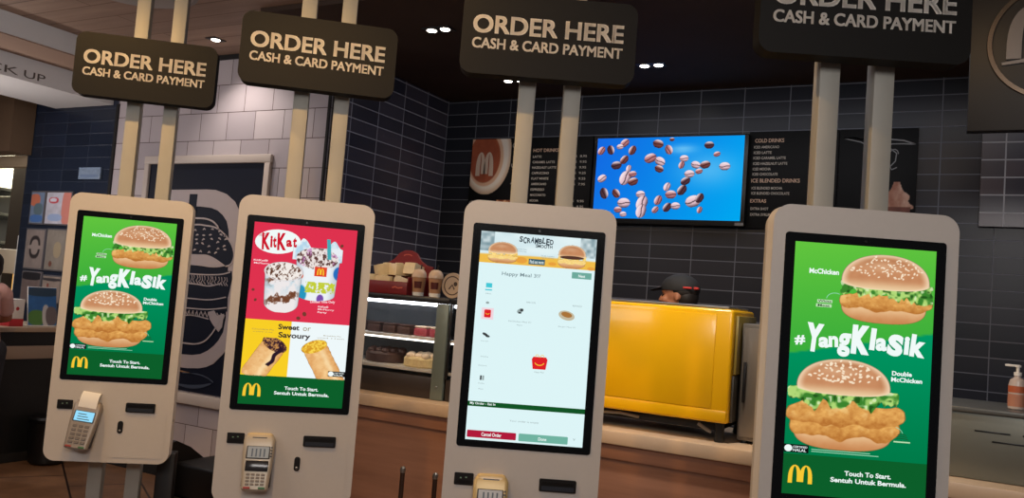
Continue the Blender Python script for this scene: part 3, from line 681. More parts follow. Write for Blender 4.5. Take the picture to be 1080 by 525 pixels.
KIO = [((-3.3176,2.5467,0), .6759, burger_advert), ((-2.2807,2.5497,0), .6773, dessert_advert), ((-1.268,2.5815,0), .5008, order_menu), ((-.2284,2.571,0), .4631, burger_advert)]
KL = ['pale kiosk showing two chicken burgers on green, in front of the navy tiled wall', 'pale kiosk showing pink and yellow dessert advert with two ice cream cups',
      'pale kiosk showing white order menu screen, in front of the yellow machine', 'pale kiosk showing two chicken burgers on green, nearest and rightmost of the row']
SL = ['black ORDER HERE sign over the leftmost kiosk, beside the PICK UP soffit', 'black ORDER HERE sign above the kiosk with the pink dessert advert', 'black ORDER HERE sign above the kiosk with the white menu screen',
      'black ORDER HERE sign cropped by the top edge, above the rightmost kiosk']
for i, (loc, rz, fn) in enumerate(KIO):
    make_kiosk(KL[i], loc, rz, fn, pipe=(i == 0)); make_sign(SL[i], loc, rz)

# ------------------------------------------------------------------ card terminals resting in their cradles on the kiosk fronts
def make_terminal(label, loc, rz, style):
    root = thing('card_terminal', label, 'card terminal', loc, rz, 'card terminals on the kiosks')
    # local: x right, y into the kiosk, z up; the body leans back with its foot standing out
    T = Matrix.Translation((-.100,-.040,.757)) @ Matrix.Rotation(math.radians(-17),4,'X')
    if style == 'a': T = T @ Matrix.Rotation(math.radians(7),4,'Y')
    T = T @ Matrix.Diagonal((1.36,1,1,1))
    body = mat('terminal_grey_' + style, dict(a=(150,140,130), b=(176,166,150), c=(196,172,120), d=(150,140,130))[style], .35, metal=.15)
    dark = mat('terminal_dark', (58,54,52), .4)
    hb = .105
    rings = []
    for z, w, y0, y1 in ((-hb,.030,-.010,.010),(-hb+.006,.036,-.015,.016),(-hb+.05,.038,-.016,.018),(-.01,.041,-.018,.020),(.05,.043,-.020,.022),(hb-.02,.043,-.022,.026),(hb-.004,.038,-.018,.024),(hb,.032,-.010,.018)):
        rings.append([(x, y, z) for x, _, y in [(a[0], 0, a[2]) for a in rring(-w, w, y0, y1, .010, 0, 0, 4)]])
    t = MB(); t.loops(rings, T); t.build('body', body, root)
    t = MB(); t.rbox(-.040,.040,.0165,.032,-hb+.012,hb-.012,.008,2,T); t.build('rear_cover', dark, root)
    lcd = {'a': em('terminal_lcd_lit', (150,220,250)), 'b': mat('terminal_lcd', (120,126,128), .3), 'c': mat('terminal_lcd_c', (150,150,150), .3), 'd': mat('terminal_lcd', (120,126,128), .3)}[style]
    t = MB(); t.rbox(-.033,.033,-.0212,-.015,.012,.062,.003,2,T); t.build('screen_surround', dark, root)
    t = MB(); t.rbox(-.029,.029,-.0222,-.0212,.016,.058,.0004,1,T); sc_ = t.build('lcd_screen', lcd, root)
    t = MB()
    if style in 'bc':
        for q in range(4): t.box(-.018+.011*q,-.014+.011*q,-.0228,-.0222,.020,.050,T)
    else:
        for q in range(3): t.box(-.020,.018-.006*q,-.0228,-.0222,.022+.011*q,.0255+.011*q,T)
    t.build('screen_digits', mat('lcd_digits', (60,70,80), .4), sc_)
    t = MB()
    if style in 'bc':
        t.rbox(-.031,.031,-.0205,-.015,-.034,.006,.002,2,T); t.build('glossy_window', mat('terminal_window', (40,40,44), .15), root); t = MB()
        for ry in range(4):
            for rx in range(4): t.rbox(-.026+.0135*rx,-.016+.0135*rx,-.0195,-.014,-.086+.012*ry,-.078+.012*ry,.0012,1,T)
        t.build('keypad', mat('terminal_keys', (120,110,100), .5), root)
        t = MB()
        for q in range(4): t.rbox(.033,.038,-.0215,-.016,.020+.011*q,.026+.011*q,.001,1,T)
        t.build('function_keys', dark, root)
    else:
        for ry in range(5):
            for rx in range(3): t.rbox(-.026+.0185*rx,-.012+.0185*rx,-.0195,-.014,-.082+.0175*ry,-.070+.0175*ry,.0015,1,T)
        t.build('keypad', mat('terminal_keys_grey', (112,104,98), .5), root)
    t = MB(); t.rbox(-.030,-.012,-.0195,-.013,-.099,-.091,.0012,1,T); t.build('cancel_key', mat('key_red', (150,50,40), .5), root)['label'] = 'red key'
    t = MB(); t.rbox(.010,.028,-.0195,-.013,-.099,-.091,.0012,1,T); t.build('enter_key', mat('key_green', (60,110,70), .5), root)['label'] = 'green key'
    t = MB(); t.rbox(-.036,.036,-.020,.034,.070,.112,.010,3,T); t.build('printer_cover', mat('printer_cover_'+style, dict(a=(134,124,114), b=(196,178,146), c=(208,182,132), d=(134,124,114))[style], .25), root)  # gold of b and c is lamp glow put into the cover colour
    t = MB(); t.rbox(-.020,.020,-.0208,-.019,.082,.094,.0006,1,T); t.build('paper_mouth', dark, root)
    if style == 'a':
        pts = [(-.018,.075),(-.022,.10),(-.020,.13),(-.008,.146),(.010,.148)]; vs = []; n = len(pts)
        for x in (-.028,.028):
            for y, z in pts: vs.append((x, y-.004, z))
        for x in (-.028,.028):
            for y, z in pts: vs.append((x, y-.0034, z+.0006))
        fs = []
        for i in range(n-1):
            fs.append([i, i+1, n+i+1, n+i]); fs.append([2*n+i, 3*n+i, 3*n+i+1, 2*n+i+1])
        t = MB(); t.add(vs, fs, T); t.build('receipt_paper', M_white, root)['label'] = 'curled white receipt'
    t = MB(); t.rbox(-.030,.030,.034,.0385,-.06,.06,.002); t.v = [(x-.100, y-.0395, z+.757) for x, y, z in t.v]; t.build('cradle', dark, root)
    t = MB(); t.rbox(-.026,.026,-.02,.02,-.03,.03,.006,2); t.v = [(x-.100, y*.6-.0165, z+.757) for x, y, z in t.v]; t.build('cradle_arm', dark, root)
    return root
TL = ['grey card terminal with lit blue screen and white receipt curling out', 'silver card terminal in front of the kiosk with the dessert advert', 'card terminal, its top tinted with golden lamplight, below the white menu screen, cut by the bottom edge', '']
for i in range(3):
    loc, rz, fn = KIO[i]; make_terminal(TL[i], loc, rz, 'abc'[i])

# ------------------------------------------------------------------ coffee bar counter
wood_front = wood_mat('counter_wood', (134,94,74), (164,118,94), 1.0, 10, 16, .5)
ctop = mat('counter_stone', (196,172,146), .4, noise=.06, nscale=30)
cnt = thing('bar_counter', 'long brown timber bar counter with beige stone edge', 'counter', (-.8, 3.66, 0))
MB().box(-2.93, 3.29, .012, .60, .0, .836).build('front_panel', wood_front, cnt)
t = MB(); t.rbox(-2.94, 3.29, -.03, .66, .838, .90, .006); t.build('worktop', ctop, cnt)
t = MB(); t.box(-2.93, 3.29, -.004, .011, .77, .8365); t.build('shadow_rail', wood_front, cnt)
MB().box(-2.93, 3.29, .004, .0118, 0, .08).build('kick_board', plain_dark, cnt)

# ------------------------------------------------------------------ cake display cabinets
def cabinet(label, x0, x1, right_post, loc_y=3.75):
    root = thing('cake_display', label, 'display cabinet', ((x0+x1)/2, loc_y+.22, .90), 0, 'glass cake cabinets on the bar')
    a, b = x0-(x0+x1)/2, x1-(x0+x1)/2; y0, y1 = -.22, .22
    frame = mat('cabinet_black', (24,24,26), .35); green = mat('cabinet_steel_green', (112,124,120), .35, metal=.3)
    MB().rbox(a, b, y0+.01, y1, 0.001, .115, .004).build('base_drawer', mat('cabinet_base', (52,44,40), .35, noise=.05), root)
    t = MB(); t.rbox(a, b, y0, y1, .505, .535, .004); t.build('top', frame, root)
    t = MB(); t.box(a, b, y1-.012, y1-.002, .116, .505); t.build('back_panel', mat('cabinet_back', (104,108,112), .25), root)
    t = MB(); t.box(a+.01, b-.01, y0+.03, y0+.05, .488, .504); t.build('glow_strip', em('cabinet_tube', (242,246,255), 9), root)
    for z, nm in ((.305,'shelf'),(.135,'shelf')):
        t = MB(); t.rbox(a+.004, b-.004, y0+.012, y1-.014, z, z+.014, .002); t.build(nm, mat('shelf_white', (214,214,214), .3), root)
    t = MB(); t.box(a+.01, b-.01, y0+.02, y0+.032, .296, .304); t.build('glow_strip', em('lower_shelf_fill', (250,244,236), 4), root)  # added glow under the upper shelf, brightens the cakes below it
    t = MB(); t.box(a+.003, b-.003, y0+.002, y0+.006, .116, .504); t.build('front_glass', glass_mat('cabinet_glass'), root)
    t = MB(); t.box(a+.001, a+.004, y0+.006, y1-.013, .116, .504); t.build('side_glass', glass_mat('cabinet_glass'), root)
    t = MB(); t.rbox(b-right_post, b+.0, y0-.004, y0+.05, .0015, .504, .004); t.build('corner_post', green, root)
    MB().ball((b-right_post/2, y0-.005, .07), .006, 2).build('post_screw', M_steel, root)
    t = MB(); t.rbox(a, a+.012, y0-.002, y0+.012, .1155, .5045, .003); t.build('thin_post', frame, root)
    return root
cabinet('long glass cake cabinet with two lit shelves between the second and third kiosk', -3.55, -2.335, .075)
cabinet('narrow glass cabinet half hidden behind the white menu kiosk', -2.328, -1.85, .03)

choc = mat('chocolate_cake', (74,52,48), .5, noise=.3, nscale=60); redc = mat('red_velvet', (170,70,84), .5, noise=.2, nscale=50); cream = mat('cake_cream', (238,220,196), .6, noise=.1, nscale=60, bump=.4)
nut = mat('nut_topping', (246,214,166), .7, noise=.35, nscale=70, bump=.6)
def cake_box(label, x, y, z, m, w=.085, h=.07):
    r_ = thing('cake_slice', label, 'cake slice', (x, y, z))
    t = MB(); t.rbox(-w/2, w/2, -.05, .05, 0, h*.62, .008); t.build('sponge', m, r_)
    t = MB(); t.rbox(-w/2+.002, w/2-.002, -.047, .047, h*.62+.0005, h*.78, .006); t.build('icing', cream if m is redc else choc, r_)
    t = MB(); t.box(-w/2-.006, w/2+.006, -.058, .058, -.0012, -.0002); t.build('card_tray', M_white, r_)
zs1, zs2 = .90+.319+.0015, .90+.149+.0015
for i, (x, m, lb) in enumerate(((-2.86,choc,'dark chocolate cake slice at the left of the upper cabinet shelf'),(-2.755,choc,'dark chocolate cake slice second on the upper cabinet shelf'),(-2.655,choc,'dark chocolate cake slice beside the red slices, upper shelf'),
        (-2.545,redc,'red cake slice beside the dark slices on the upper shelf'),(-2.445,redc,'red cake slice by the cabinet post on the upper shelf'))): cake_box(lb, x, 3.86, zs1, m)
for x in (-3.0,): cake_box('dark chocolate cake slice mostly hidden by the kiosk edge, upper shelf', x, 3.9, zs1, choc)
def round_cake(name, label, x, y, z, R, h, m, top, bumps):
    r_ = thing(name, label, 'cake', (x, y, z))
    t = MB(); t.lathe([(R*.9,0),(R,h*.15),(R,h*.75),(R*.92,h*.95),(R*.6,h)], 36); t.build('cake_body', m, r_)
    t = MB()
    for i in range(bumps):
        a = 2*PI*i/bumps; q = R*(.62 if i % 2 else .80); t.ball((q*math.cos(a), q*math.sin(a), h*1.02), R*.20, 2, (1,1,.75))
    t.ball((0,0,h), R*.42, 2, (1,1,.45)); t.build('topping', top, r_)
    t = MB(); t.lathe([(R*1.12,-.0014),(R*1.15,.002)], 36); t.build('cake_board', M_white, r_)
round_cake('chocolate_cake', 'dark chocolate cake at the left of the lower cabinet shelf', -2.835, 3.93, zs2, .12, .065, choc, choc, 12)
round_cake('nut_cake', 'pale nut and cream cake in the middle of the lower cabinet shelf', -2.545, 3.90, zs2, .125, .06, nut, cream, 12)
r_ = thing('pastry_stand', 'tiered tray of pale pastries in the narrow cabinet', 'pastries', (-2.215, 3.86, zs2))
MB().lathe([(.07,0),(.075,.015),(.02,.02),(.015,.07),(.06,.075),(.062,.082)], 28).build('stand', mat('stand_dark', (70,56,48), .4), r_)
for i in range(7):
    a = 2*PI*i/7; MB().ball((.04*math.cos(a), .04*math.sin(a), .097), .018, 2, (1,1,.8)).build('pastry', cream, r_)

# things on top of the cabinets
zc = .90+.536
rk = thing('display_rack', 'dark red counter rack with a crowned back, holding wrapped buns', 'rack', (-2.86, 3.97, zc))
redw = mat('rack_red', (122,26,30), .4, noise=.1)
t = MB(); t.rbox(-.20,.17,-.11,-.098,.0,.072,.004); t.rbox(-.20,-.19,-.098,.09,.0,.10,.004); t.rbox(.16,.17,-.098,.09,.0,.10,.004); t.rbox(-.19,.16,-.098,.09,.001,.012,.003); t.build('tray', redw, rk)
t = MB(); P = [(-.20,.0),(.19,.0),(.20,.17),(.15,.18),(.11,.205),(.08,.245),(.04,.262),(-.0,.262),(-.04,.245),(-.08,.205),(-.13,.18),(-.20,.17)]
t.poly(P, .091, .105); t.build('crowned_back', redw, rk)
stroke(MB(), arc(.02, .225, .03, .012, 20, 160, 10), .006, .0905, .002).build('back_emblem', mat('rack_emblem', (190,90,70), .4), rk, smooth=0)
t = MB(); stroke(t, [(.07,.036),(.09,.042),(.11,.036),(.14,.04)], .009, -.1101, .0006); t.build('rack_mark', mat('rack_emblem', (190,90,70), .4), rk, smooth=0)
bun = mat('wrapped_bun', (232,212,170), .35, noise=.15, nscale=40)
bl = ['wrapped bun at far left in the red rack, lower row','wrapped bun second in the lower row of the red rack','wrapped bun third in the lower row of the red rack','wrapped bun at the left of the upper row in the red rack','wrapped bun in the middle of the upper row in the red rack','wrapped bun at the right of the upper row, by the rack back']
for i, (bx, by, bz) in enumerate(((-.130,-.05,.066),(-.030,-.05,.066),(.072,-.05,.066),(-.09,.03,.140),(.006,.03,.143),(.100,.03,.146))):
    b_ = thing('wrapped_bun', bl[i], 'bun', (-2.86+bx, 3.97+by, zc+bz-.05), .3*i, 'wrapped buns in the red rack')
    t = MB(); b2 = bmesh.new(); bmesh.ops.create_cube(b2, size=1); bmesh.ops.subdivide_edges(b2, edges=b2.edges[:], cuts=3, use_grid_fill=True)
    for v in b2.verts:
        v.co = v.co*(1-.16*v.co.length); v.co = Vector((v.co.x*.100, v.co.y*.09, v.co.z*.075+.05))
    t.bm(b2, Matrix.Rotation(.25*(i % 3-1),4,'Y')); t.build('bun', bun, b_)
    t = MB(); t.rbox(-.010,.010,-.030,.030,.084,.090,.003); t.build('wrap_seam', mat('wrap_pale', (232,216,180), .3), b_)
def frappe(label, x, y, s):
    r_ = thing('frappe_cup', label, 'cup', (x, y, zc), 0, 'display coffee cups on the cabinet'); brown = mat('frappe_brown', (176,132,96), .35, noise=.1)
    t = MB(); t.lathe([(.030*s,.0),(.031*s,.004),(.041*s,.108*s)], 28); t.build('cup', brown, r_)
    t = MB(); t.lathe([(.0315*s,.001),(.034*s,.022*s)], 28); t.build('clear_base', M_white, r_)
    t = MB(); t.lathe([(.044*s,.1085*s),(.044*s,.118*s),(.041*s,.135*s),(.030*s,.152*s),(.014*s,.159*s)], 28); t.build('domed_lid', mat('frappe_cream', (216,188,160), .25), r_)
    t = MB(); t.cyl((.008,0,.15*s), (.014,-.004,.185*s), .004, 10); t.build('straw', mat('straw_black', (30,26,24), .4), r_)
    t = MB(); vs = []; fs = []
    for i in range(9):
        a = math.radians(-125+70*i/8+25); 
        for z, rr in ((.045*s,.0355*s),(.085*s,.0398*s)): vs.append((rr*math.cos(a), rr*math.sin(a), z))
    for i in range(8): fs.append([2*i,2*i+2,2*i+3,2*i+1])
    t.add(vs, fs); t.build('brown_badge', mat('badge_brown', (88,34,26), .4), r_)
frappe('paper coffee cup with domed lid next to the red rack', -2.64, 3.90, .95)
frappe('paper coffee cup with domed lid next to the round plaque', -2.53, 3.90, .95)
pq = thing('round_plaque', 'round beige plaque with dark emblem standing on the cabinet', 'plaque', (-2.425, 3.92, zc))
t = MB(); t.lathe([(.068,0),(.070,.003),(.070,.009),(.068,.012)], 40, M=Matrix.Translation((0,0,.0705)) @ Matrix.Rotation(PI/2,4,'X')); t.build('disc', mat('plaque_beige', (178,158,138), .5), pq)
t = MB(); stroke(t, arc(0,.0705,.050,.050,40,320,24), .006, -.0121, .001); fell(t, .02, .08, .012, .012, -.0123); stroke(t, [(-.02,.05),(0,.075),(.015,.05)], .008, -.0122, .001); t.build('plaque_emblem', mat('plaque_dark', (60,46,40), .5), pq, smooth=0)

# ------------------------------------------------------------------ yellow coffee machine
ye = mat('yellow_enamel', (240,182,6), .22, spec=.5, coat=.3)
ym = thing('coffee_machine', 'large yellow enamelled coffee machine on the bar, seen from behind', 'coffee machine', (-1.235, 3.95, .90))
t = MB(); t.rbox(-.43, .385, -.23, .20, .085, .585, .014, 3); t.build('body', ye, ym)
t = MB(); t.rbox(-.41, .31, -.2335, -.2295, .145, .560, .002); t.build('rear_panel', ye, ym)
t = MB(); t.rbox(-.41, .375, -.2325, -.2295, .092, .141, .0015); t.build('lower_panel', ye, ym)
t = MB(); t.rbox(-.40, .36, -.21, .19, .5855, .598, .006); t.build('cup_rail', M_steel, ym)
t = MB(); t.rbox(.3855, .40, -.19, .18, .30, .56, .004); t.build('side_window', mat('machine_side', (150,130,60), .2), ym)
t = MB(); t.rbox(.3855, .396, -.20, .18, .09, .295, .003); t.build('side_panel', mat('machine_side_grey', (70,66,58), .35), ym)
t = MB(); t.rbox(-.38, .34, -.17, .17, .045, .0845, .004); t.build('chassis', plain_dark, ym)
for x in (-.37, .345):
    for y in (-.195, .165):
        f_ = MB(); f_.lathe([(.021,.001),(.023,.008),(.020,.03),(.022,.0845)], 18, (x, y, 0)); f_.build('foot', M_black, ym)
t = MB(); t.tube([(-.30,-.19,.075),(-.22,-.20,.062),(-.12,-.20,.07),(-.03,-.19,.06)], .006); t.build('hose', M_steel, ym)
t = MB(); t.tube([(.25,-.20,.07),(.29,-.205,.05),(.31,-.20,.04)], .008); t.build('drain_tap', M_steel, ym)
mf = thing('milk_fridge', 'grey steel milk fridge standing beside the yellow machine', 'fridge', (-.70, 4.02, .90))
t = MB(); t.rbox(-.13, .16, -.20, .18, .012, .53, .006); t.build('cabinet', mat('fridge_steel', (120,114,106), .35, metal=.5), mf)
t = MB(); t.rbox(-.12, .15, -.212, -.201, .03, .51, .004); d_ = t.build('door', mat('fridge_door', (132,124,114), .3, metal=.5), mf)
t = MB(); t.rbox(-.112,-.10,-.226,-.2125,.18,.36,.003); t.build('handle', M_black, d_)
for x in (-.10,.13):
    for y in (-.17,.15): MB().lathe([(.016,.001),(.014,.0115)], 14, (x,y,0)).build('foot', M_black, mf)

# ------------------------------------------------------------------ steel unit, soap bottle at right
st = thing('steel_unit', 'low stainless steel unit on the bar at far right', 'steel unit', (.55, 3.98, .90))
t = MB(); t.rbox(-.545, .62, -.22, .25, .002, .255, .004); t.build('body', mat('unit_steel', (118,120,112), .38, metal=.55, noise=.06, nscale=8), st)
t = MB(); t.rbox(-.56, .63, -.235, .26, .2555, .275, .004); t.build('top', mat('unit_top', (104,106,104), .35, metal=.5), st)
t = MB()
for x, z in ((-.46,.185),(-.30,.185),(-.14,.185),(-.40,.15),(-.18,.15)): t.rbox(x, x+.12, -.2222, -.2203, z, z+.006, .001)
t.build('vent_slot', M_slot, st)
sb = thing('soap_dispenser', 'pump bottle with orange label on the steel unit at right', 'bottle', (.235, 3.90, 1.1765))
t = MB(); t.lathe([(.028,.0),(.031,.004),(.031,.095),(.026,.115),(.013,.124),(.012,.132)], 28); t.build('bottle', mat('bottle_clear', (190,176,168), .25), sb)
t = MB(); t.lathe([(.0318,.012),(.0318,.06)], 28); t.build('lower_label', mat('label_pink', (176,120,96), .5), sb)
t = MB(); t.lathe([(.0316,.066),(.0316,.092)], 28); t.build('orange_label', mat('label_orange', (178,92,56), .5), sb)
t = MB(); t.lathe([(.014,.1325),(.014,.145),(.006,.146),(.006,.165),(.011,.166),(.011,.174)], 20); t.rbox(-.045,.008,-.007,.007,.166,.175,.003); t.build('pump', M_white, sb)

# ------------------------------------------------------------------ menu boards and television on the back wall
brd = mat('menu_board_black', (13,13,15), .6, noise=.06, spec=.2); mtx = mat('menu_lettering', (190,180,168), .5); mhd = mat('menu_heading', (216,180,154), .5)
def board(label, x0, x1, z0, z1):
    b_ = thing('menu_board', label, 'menu board', ((x0+x1)/2, 5.7499, z0)); MB().rbox(x0-(x0+x1)/2, x1-(x0+x1)/2, -.028, -.0005, 0, z1-z0, .003).build('backing', brd, b_)
    return b_, (x0+x1)/2, z0
def lines(root, cx, z0, L, m, nm, bold=.012):
    for s, a, b, zb, h in L: each(nm, m, root, [lambda t: add_text(t, s, a-cx, b-cx, zb-z0, zb-z0+h, -.0285, bold, .0006)])
b_, cx, z0 = board('black menu board with a coffee cup poster, leftmost on the back wall', -3.47, -2.99, 2.06, 2.72)
def latte(U, V):
    p = Pic(U, V); m, d = ell(U, V, .40, .28, .62, .70, 2, .02); p.put(m, mix(C3(250,236,222), C3(214,180,150), sstep(.82,1,d)))
    m, d = ell(U, V, .36, .33, .46, .50); p.put(m, C3(236,190,156)); m, d = ell(U, V, .34, .33, .40, .44); p.put(m, mix(C3(190,98,62), C3(150,70,44), fbm(U, V, 6, 3))); return p.c, p.a*(V < .98)
picture('latte_picture', -.235, .12, .20, .655, -.0287, .006, latte, PRINT, b_)
arches(MB(), -.19, -.03, .36, .55, -.0292, .26).build('latte_emblem', mat('latte_foam', (222,196,176), .6), b_, smooth=0)
t = MB()
for i in range(9): stroke(t, arc(.16+.012*(i % 3), .60-.052*i, .026, .022, 30+40*i, 280+40*i, 10), .008, -.0288, .0008)
for i in range(7): stroke(t, arc(-.20+.05*i, .14-.05*(i % 2), .024, .018, 20*i, 250+20*i, 10), .007, -.0288, .0008)
t.build('doodle_lines', mat('doodle_grey', (150,146,140), .6), b_, smooth=0)
picture('cookie_picture', .02, .22, .0, .17, -.0287, .006, lambda U, V: (mix(C3(240,180,130), C3(150,80,50), sstep(.45,.62,fbm(U, V, 5, 8))), np.ones_like(U)), PRINT, b_)
b_, cx, z0 = board('black menu board headed hot drinks between the coffee poster and television', -2.985, -2.42, 2.06, 2.72)
lines(b_, cx, z0, [('HOT DRINKS', -2.915, -2.70, 2.605, .026)], mhd, 'heading')
hd = ['LATTE','CARAMEL LATTE','HAZELNUT LATTE','CAPPUCCINO','FLAT WHITE','AMERICANO','ESPRESSO','MACCHIATO','MOCHA','HOT CHOCOLATE']
lines(b_, cx, z0, [(s, -2.915, -2.915+.0145*len(s), 2.56-.0425*i, .018) for i, s in enumerate(hd)], mtx, 'drink_line', .015)
lines(b_, cx, z0, [('EXTRAS', -2.91, -2.78, 2.09, .022)], mhd, 'extras_heading')
lines(b_, cx, z0, [('%s' % p_, a, a+.055, 2.56-.0425*i, .018) for i, p_ in enumerate(['8.95','9.95','9.95','9.25','9.25','7.95','','','9.95','9.95']) if p_ for a in (-2.60,-2.52)], mtx, 'price_line', .015)
b_, cx, z0 = board('black menu board headed cold drinks to the right of the television', -1.275, -.70, 2.06, 2.72)
lines(b_, cx, z0, [('COLD DRINKS', -1.235, -1.045, 2.645, .026), ('ICE BLENDED DRINKS', -1.245, -.93, 2.372, .026), ('EXTRAS', -1.245, -1.14, 2.235, .024)], mhd, 'heading')
lines(b_, cx, z0, [(s, -1.24, -1.24+.0118*len(s), z_, .018) for s, z_ in (('ICED AMERICANO',2.605),('ICED LATTE',2.567),('ICED CARAMEL LATTE',2.53),('ICED HAZELNUT LATTE',2.492),('ICED MOCHA',2.455),('ICED CHOCOLATE',2.42),('ICE BLENDED MOCHA',2.325),('ICE BLENDED CHOCOLATE',2.29),('EXTRA SHOT',2.185),('EXTRA SYRUP',2.145))], mtx, 'drink_line', .015)
lines(b_, cx, z0, [('9.95', -.80, -.745, 2.605-.038*i, .018) for i in range(6)]+[('11.95', -.81, -.745, 2.325-.035*i, .018) for i in range(2)], mtx, 'price_line', .015)
b_, cx, z0 = board('black poster board with an iced chocolate cup, right of the cold drinks list', -.695, -.235, 2.02, 2.72)
def choc_cup(U, V):
    p = Pic(U, V); n = fbm(U, V, 8, 6)
    m = sstep(.02,-.02,np.abs(U-.5)-(.08+.36*sstep(.0,.42,V)*(1+.2*np.sin(V*30))))*(V > .03)*(V < .5); p.put(m, mix(C3(206,170,150), C3(150,92,70), n*1.2-.2+sstep(.2,.05,np.abs(U-.42))*.3))
    m = sstep(.02,-.02,np.abs(U-.5)-(.46-.08*V))*(V > .46)*(V < .98); p.put(m, mix(C3(122,62,44), C3(84,40,30), n)); return p.c, p.a
picture('iced_cup_picture', .02, .22, .0, .37, -.0287, .006, choc_cup, PRINT, b_)
t = MB()
for k, (a, b, c, w) in enumerate(((.22,.12,.60,.008),(.24,.10,.575,.006))):
    stroke(t, [(-.20,.64),(-.14,.645),(-.06,.62),(.0,.57),(.03,.52)][:5], .008, -.0288, .0008)
stroke(t, [(-.20,.64),(-.10,.615),(-.03,.57)], .006, -.0288, .0008)
stroke(t, [(.0,.60),(.07,.63),(.15,.62),(.215,.595)], .009, -.0288, .0008); stroke(t, [(.03,.57),(.08,.60),(.15,.60),(.215,.595)], .007, -.0288, .0008)
stroke(t, [(.05,.57),(.055,.50),(.03,.42),(.02,.38)], .008, -.0288, .0008); stroke(t, [(.06,.58),(.11,.54),(.105,.49),(.075,.455),(.085,.435),(.115,.45)], .007, -.0288, .0008); stroke(t, arc(.095,.535,.025,.03,0,200,10), .006, -.0288, .0008)
t.build('line_drawing', mat('drawing_grey', (128,128,130), .6), b_, smooth=0)

tv = thing('television', 'wall television showing coffee beans falling through bright blue', 'television', (-1.83, 5.7499, 2.09))
t = MB(); t.rbox(-.562, .562, -.075, -.0285, -.026, .61, .006, 2); t.build('casing', M_black, tv)
t = MB(); t.box(-.2, .2, -.028, -.001, .1, .45); t.build('wall_bracket', M_black, tv)
def sky(U, V): return mix(mix(C3(20,104,226), C3(0,168,240), U*.8+V*.2), C3(120,200,246), np.exp(-((U-.78)/.2)**2-((V-.4)/.2)**2)*.6+np.exp(-((U-.6)/.09)**2-((V-.15)/.05)**2)*.8), np.ones_like(U)
tvs = picture('screen', -.535, .535, .012, .598, -.0756, .02, sky, PICM, tv)
def bean(kind):
    def fn(U, V):
        p = Pic(U, V); m, d = ell(U, V, .5, .5, .49, .47, 2, .05); n = fbm(U, V, 4, kind)
        base = [C3(120,66,62), C3(226,190,200), C3(84,52,60), C3(186,120,124)][kind]
        col = mix(mix(base, C3(250,236,240), sstep(.45,.1,V)*.85), C3(36,24,34), sstep(.55,1.0,V*.8+.2*d)*.75); col = mix(col, C3(30,18,24), sstep(.07,.03,np.abs(V-.52-.06*np.sin(U*6)))*.7); p.put(m, col); return p.c, p.a
    return fn
BE = [(105,112,.034,.9,3),(135,110,.036,-1.2,2),(180,88,.036,.6,3),(165,100,.026,0,1),(205,112,.036,1.1,0),(155,160,.04,.1,2),(180,142,.036,.8,0),(110,202,.036,.5,1),(118,250,.042,-1.2,2),(157,250,.036,-.9,0),(185,200,.055,1.1,1),(210,212,.038,.3,0),(195,170,.026,1.3,1),(208,188,.03,.1,3),
      (262,138,.045,.35,3),(285,93,.04,-.3,0),(318,112,.036,-1.1,3),(292,148,.040,-.5,1),(290,172,.034,-.4,0),(327,80,.018,0,0),(365,140,.032,0,1),(358,160,.028,1.2,3),(438,100,.034,0,2),(461,128,.024,.3,3),(400,160,.034,-.3,1),(428,160,.036,.2,0),(410,180,.026,.2,3),(484,165,.038,0,1),(382,188,.036,0,1),(371,210,.036,.5,2),(361,238,.040,.9,2),(316,228,.032,1.1,1),
      (328,252,.040,0,3),(290,270,.036,1.1,3),(282,300,.028,.8,3),(318,292,.036,.9,2),(343,287,.034,0,1),(235,252,.034,0,1),(240,280,.055,1.2,1),(238,305,.05,1.3,1),(183,280,.048,0,1),(165,302,.030,0,3),(182,316,.026,0,1),(395,272,.055,.25,1),(414,262,.036,1.0,2),(415,298,.024,1.2,3)]
for i, (bx, by, rr, an, kd) in enumerate(BE):
    u = (bx-92+(by-75)*.035)/447; v = (by-72)/257; X = -.535+u*1.07; Z = .598-v*.586; rr *= 1.02
    if Z-rr*.8 < .013 or Z+rr*.8 > .598: rr *= .6
    o = picture('coffee_bean_picture', -rr, rr, -rr*.8, rr*.8, 0, rr/11, bean(kd), PICM, tvs); o.location = (X, -.0760-.00006*i, Z); o.rotation_euler = (0, -an, 0)
frect(MB(), -.50, -.40, .055, .058, -.0764).build('caption_line', E_white, tvs, smooth=0)
t = MB(); t.rbox(.50,.56,-.0755,-.0751,-.02,.0,.0002,1); t.build('maker_badge', mat('maker_grey', (110,110,114), .4), tv)

# ------------------------------------------------------------------ hanging emblem board at right
lb = thing('hanging_emblem_board', 'dark hanging board with a round silver arches emblem, upper right corner', 'sign', (.62, 4.2, 2.36))
MB().rbox(-.60, .6, .0, .06, 0, .6798, .004).build('board', mat('emblem_board_dark', (38,37,38), .5, noise=.08, nscale=8), lb)
t = MB(); n = 64; R0, R1 = .262, .238; rc = (-.275, .39)
prof = [(R0,0),(R0-.003,.012),(R1+.003,.012),(R1,0)]
vs = []; fs = []
for i in range(n):
    a = 2*PI*i/n
    for rr, dd in prof: vs.append((rc[0]+rr*math.cos(a), -.0005-dd, rc[1]+rr*math.sin(a)))
for i in range(n):
    j = (i+1) % n
    for q in range(4): fs.append([i*4+q, j*4+q, j*4+(q+1)%4, i*4+(q+1)%4])
t.add(vs, fs); t.build('ring', mat('emblem_metal', (150,132,114), .22, metal=.9), lb)
t = MB(); arches(t, rc[0]-.185, rc[0]+.185, rc[1]-.075, rc[1]+.165, -.0005, .17, .012); stroke(t, [(rc[0]-.20,rc[1]-.095),(rc[0]-.05,rc[1]-.075),(rc[0]+.18,rc[1]-.07)], [.012,.02,.03], -.0005, .010); t.build('arches', mat('emblem_metal_dull', (128,120,114), .35, metal=.6), lb, smooth=0)

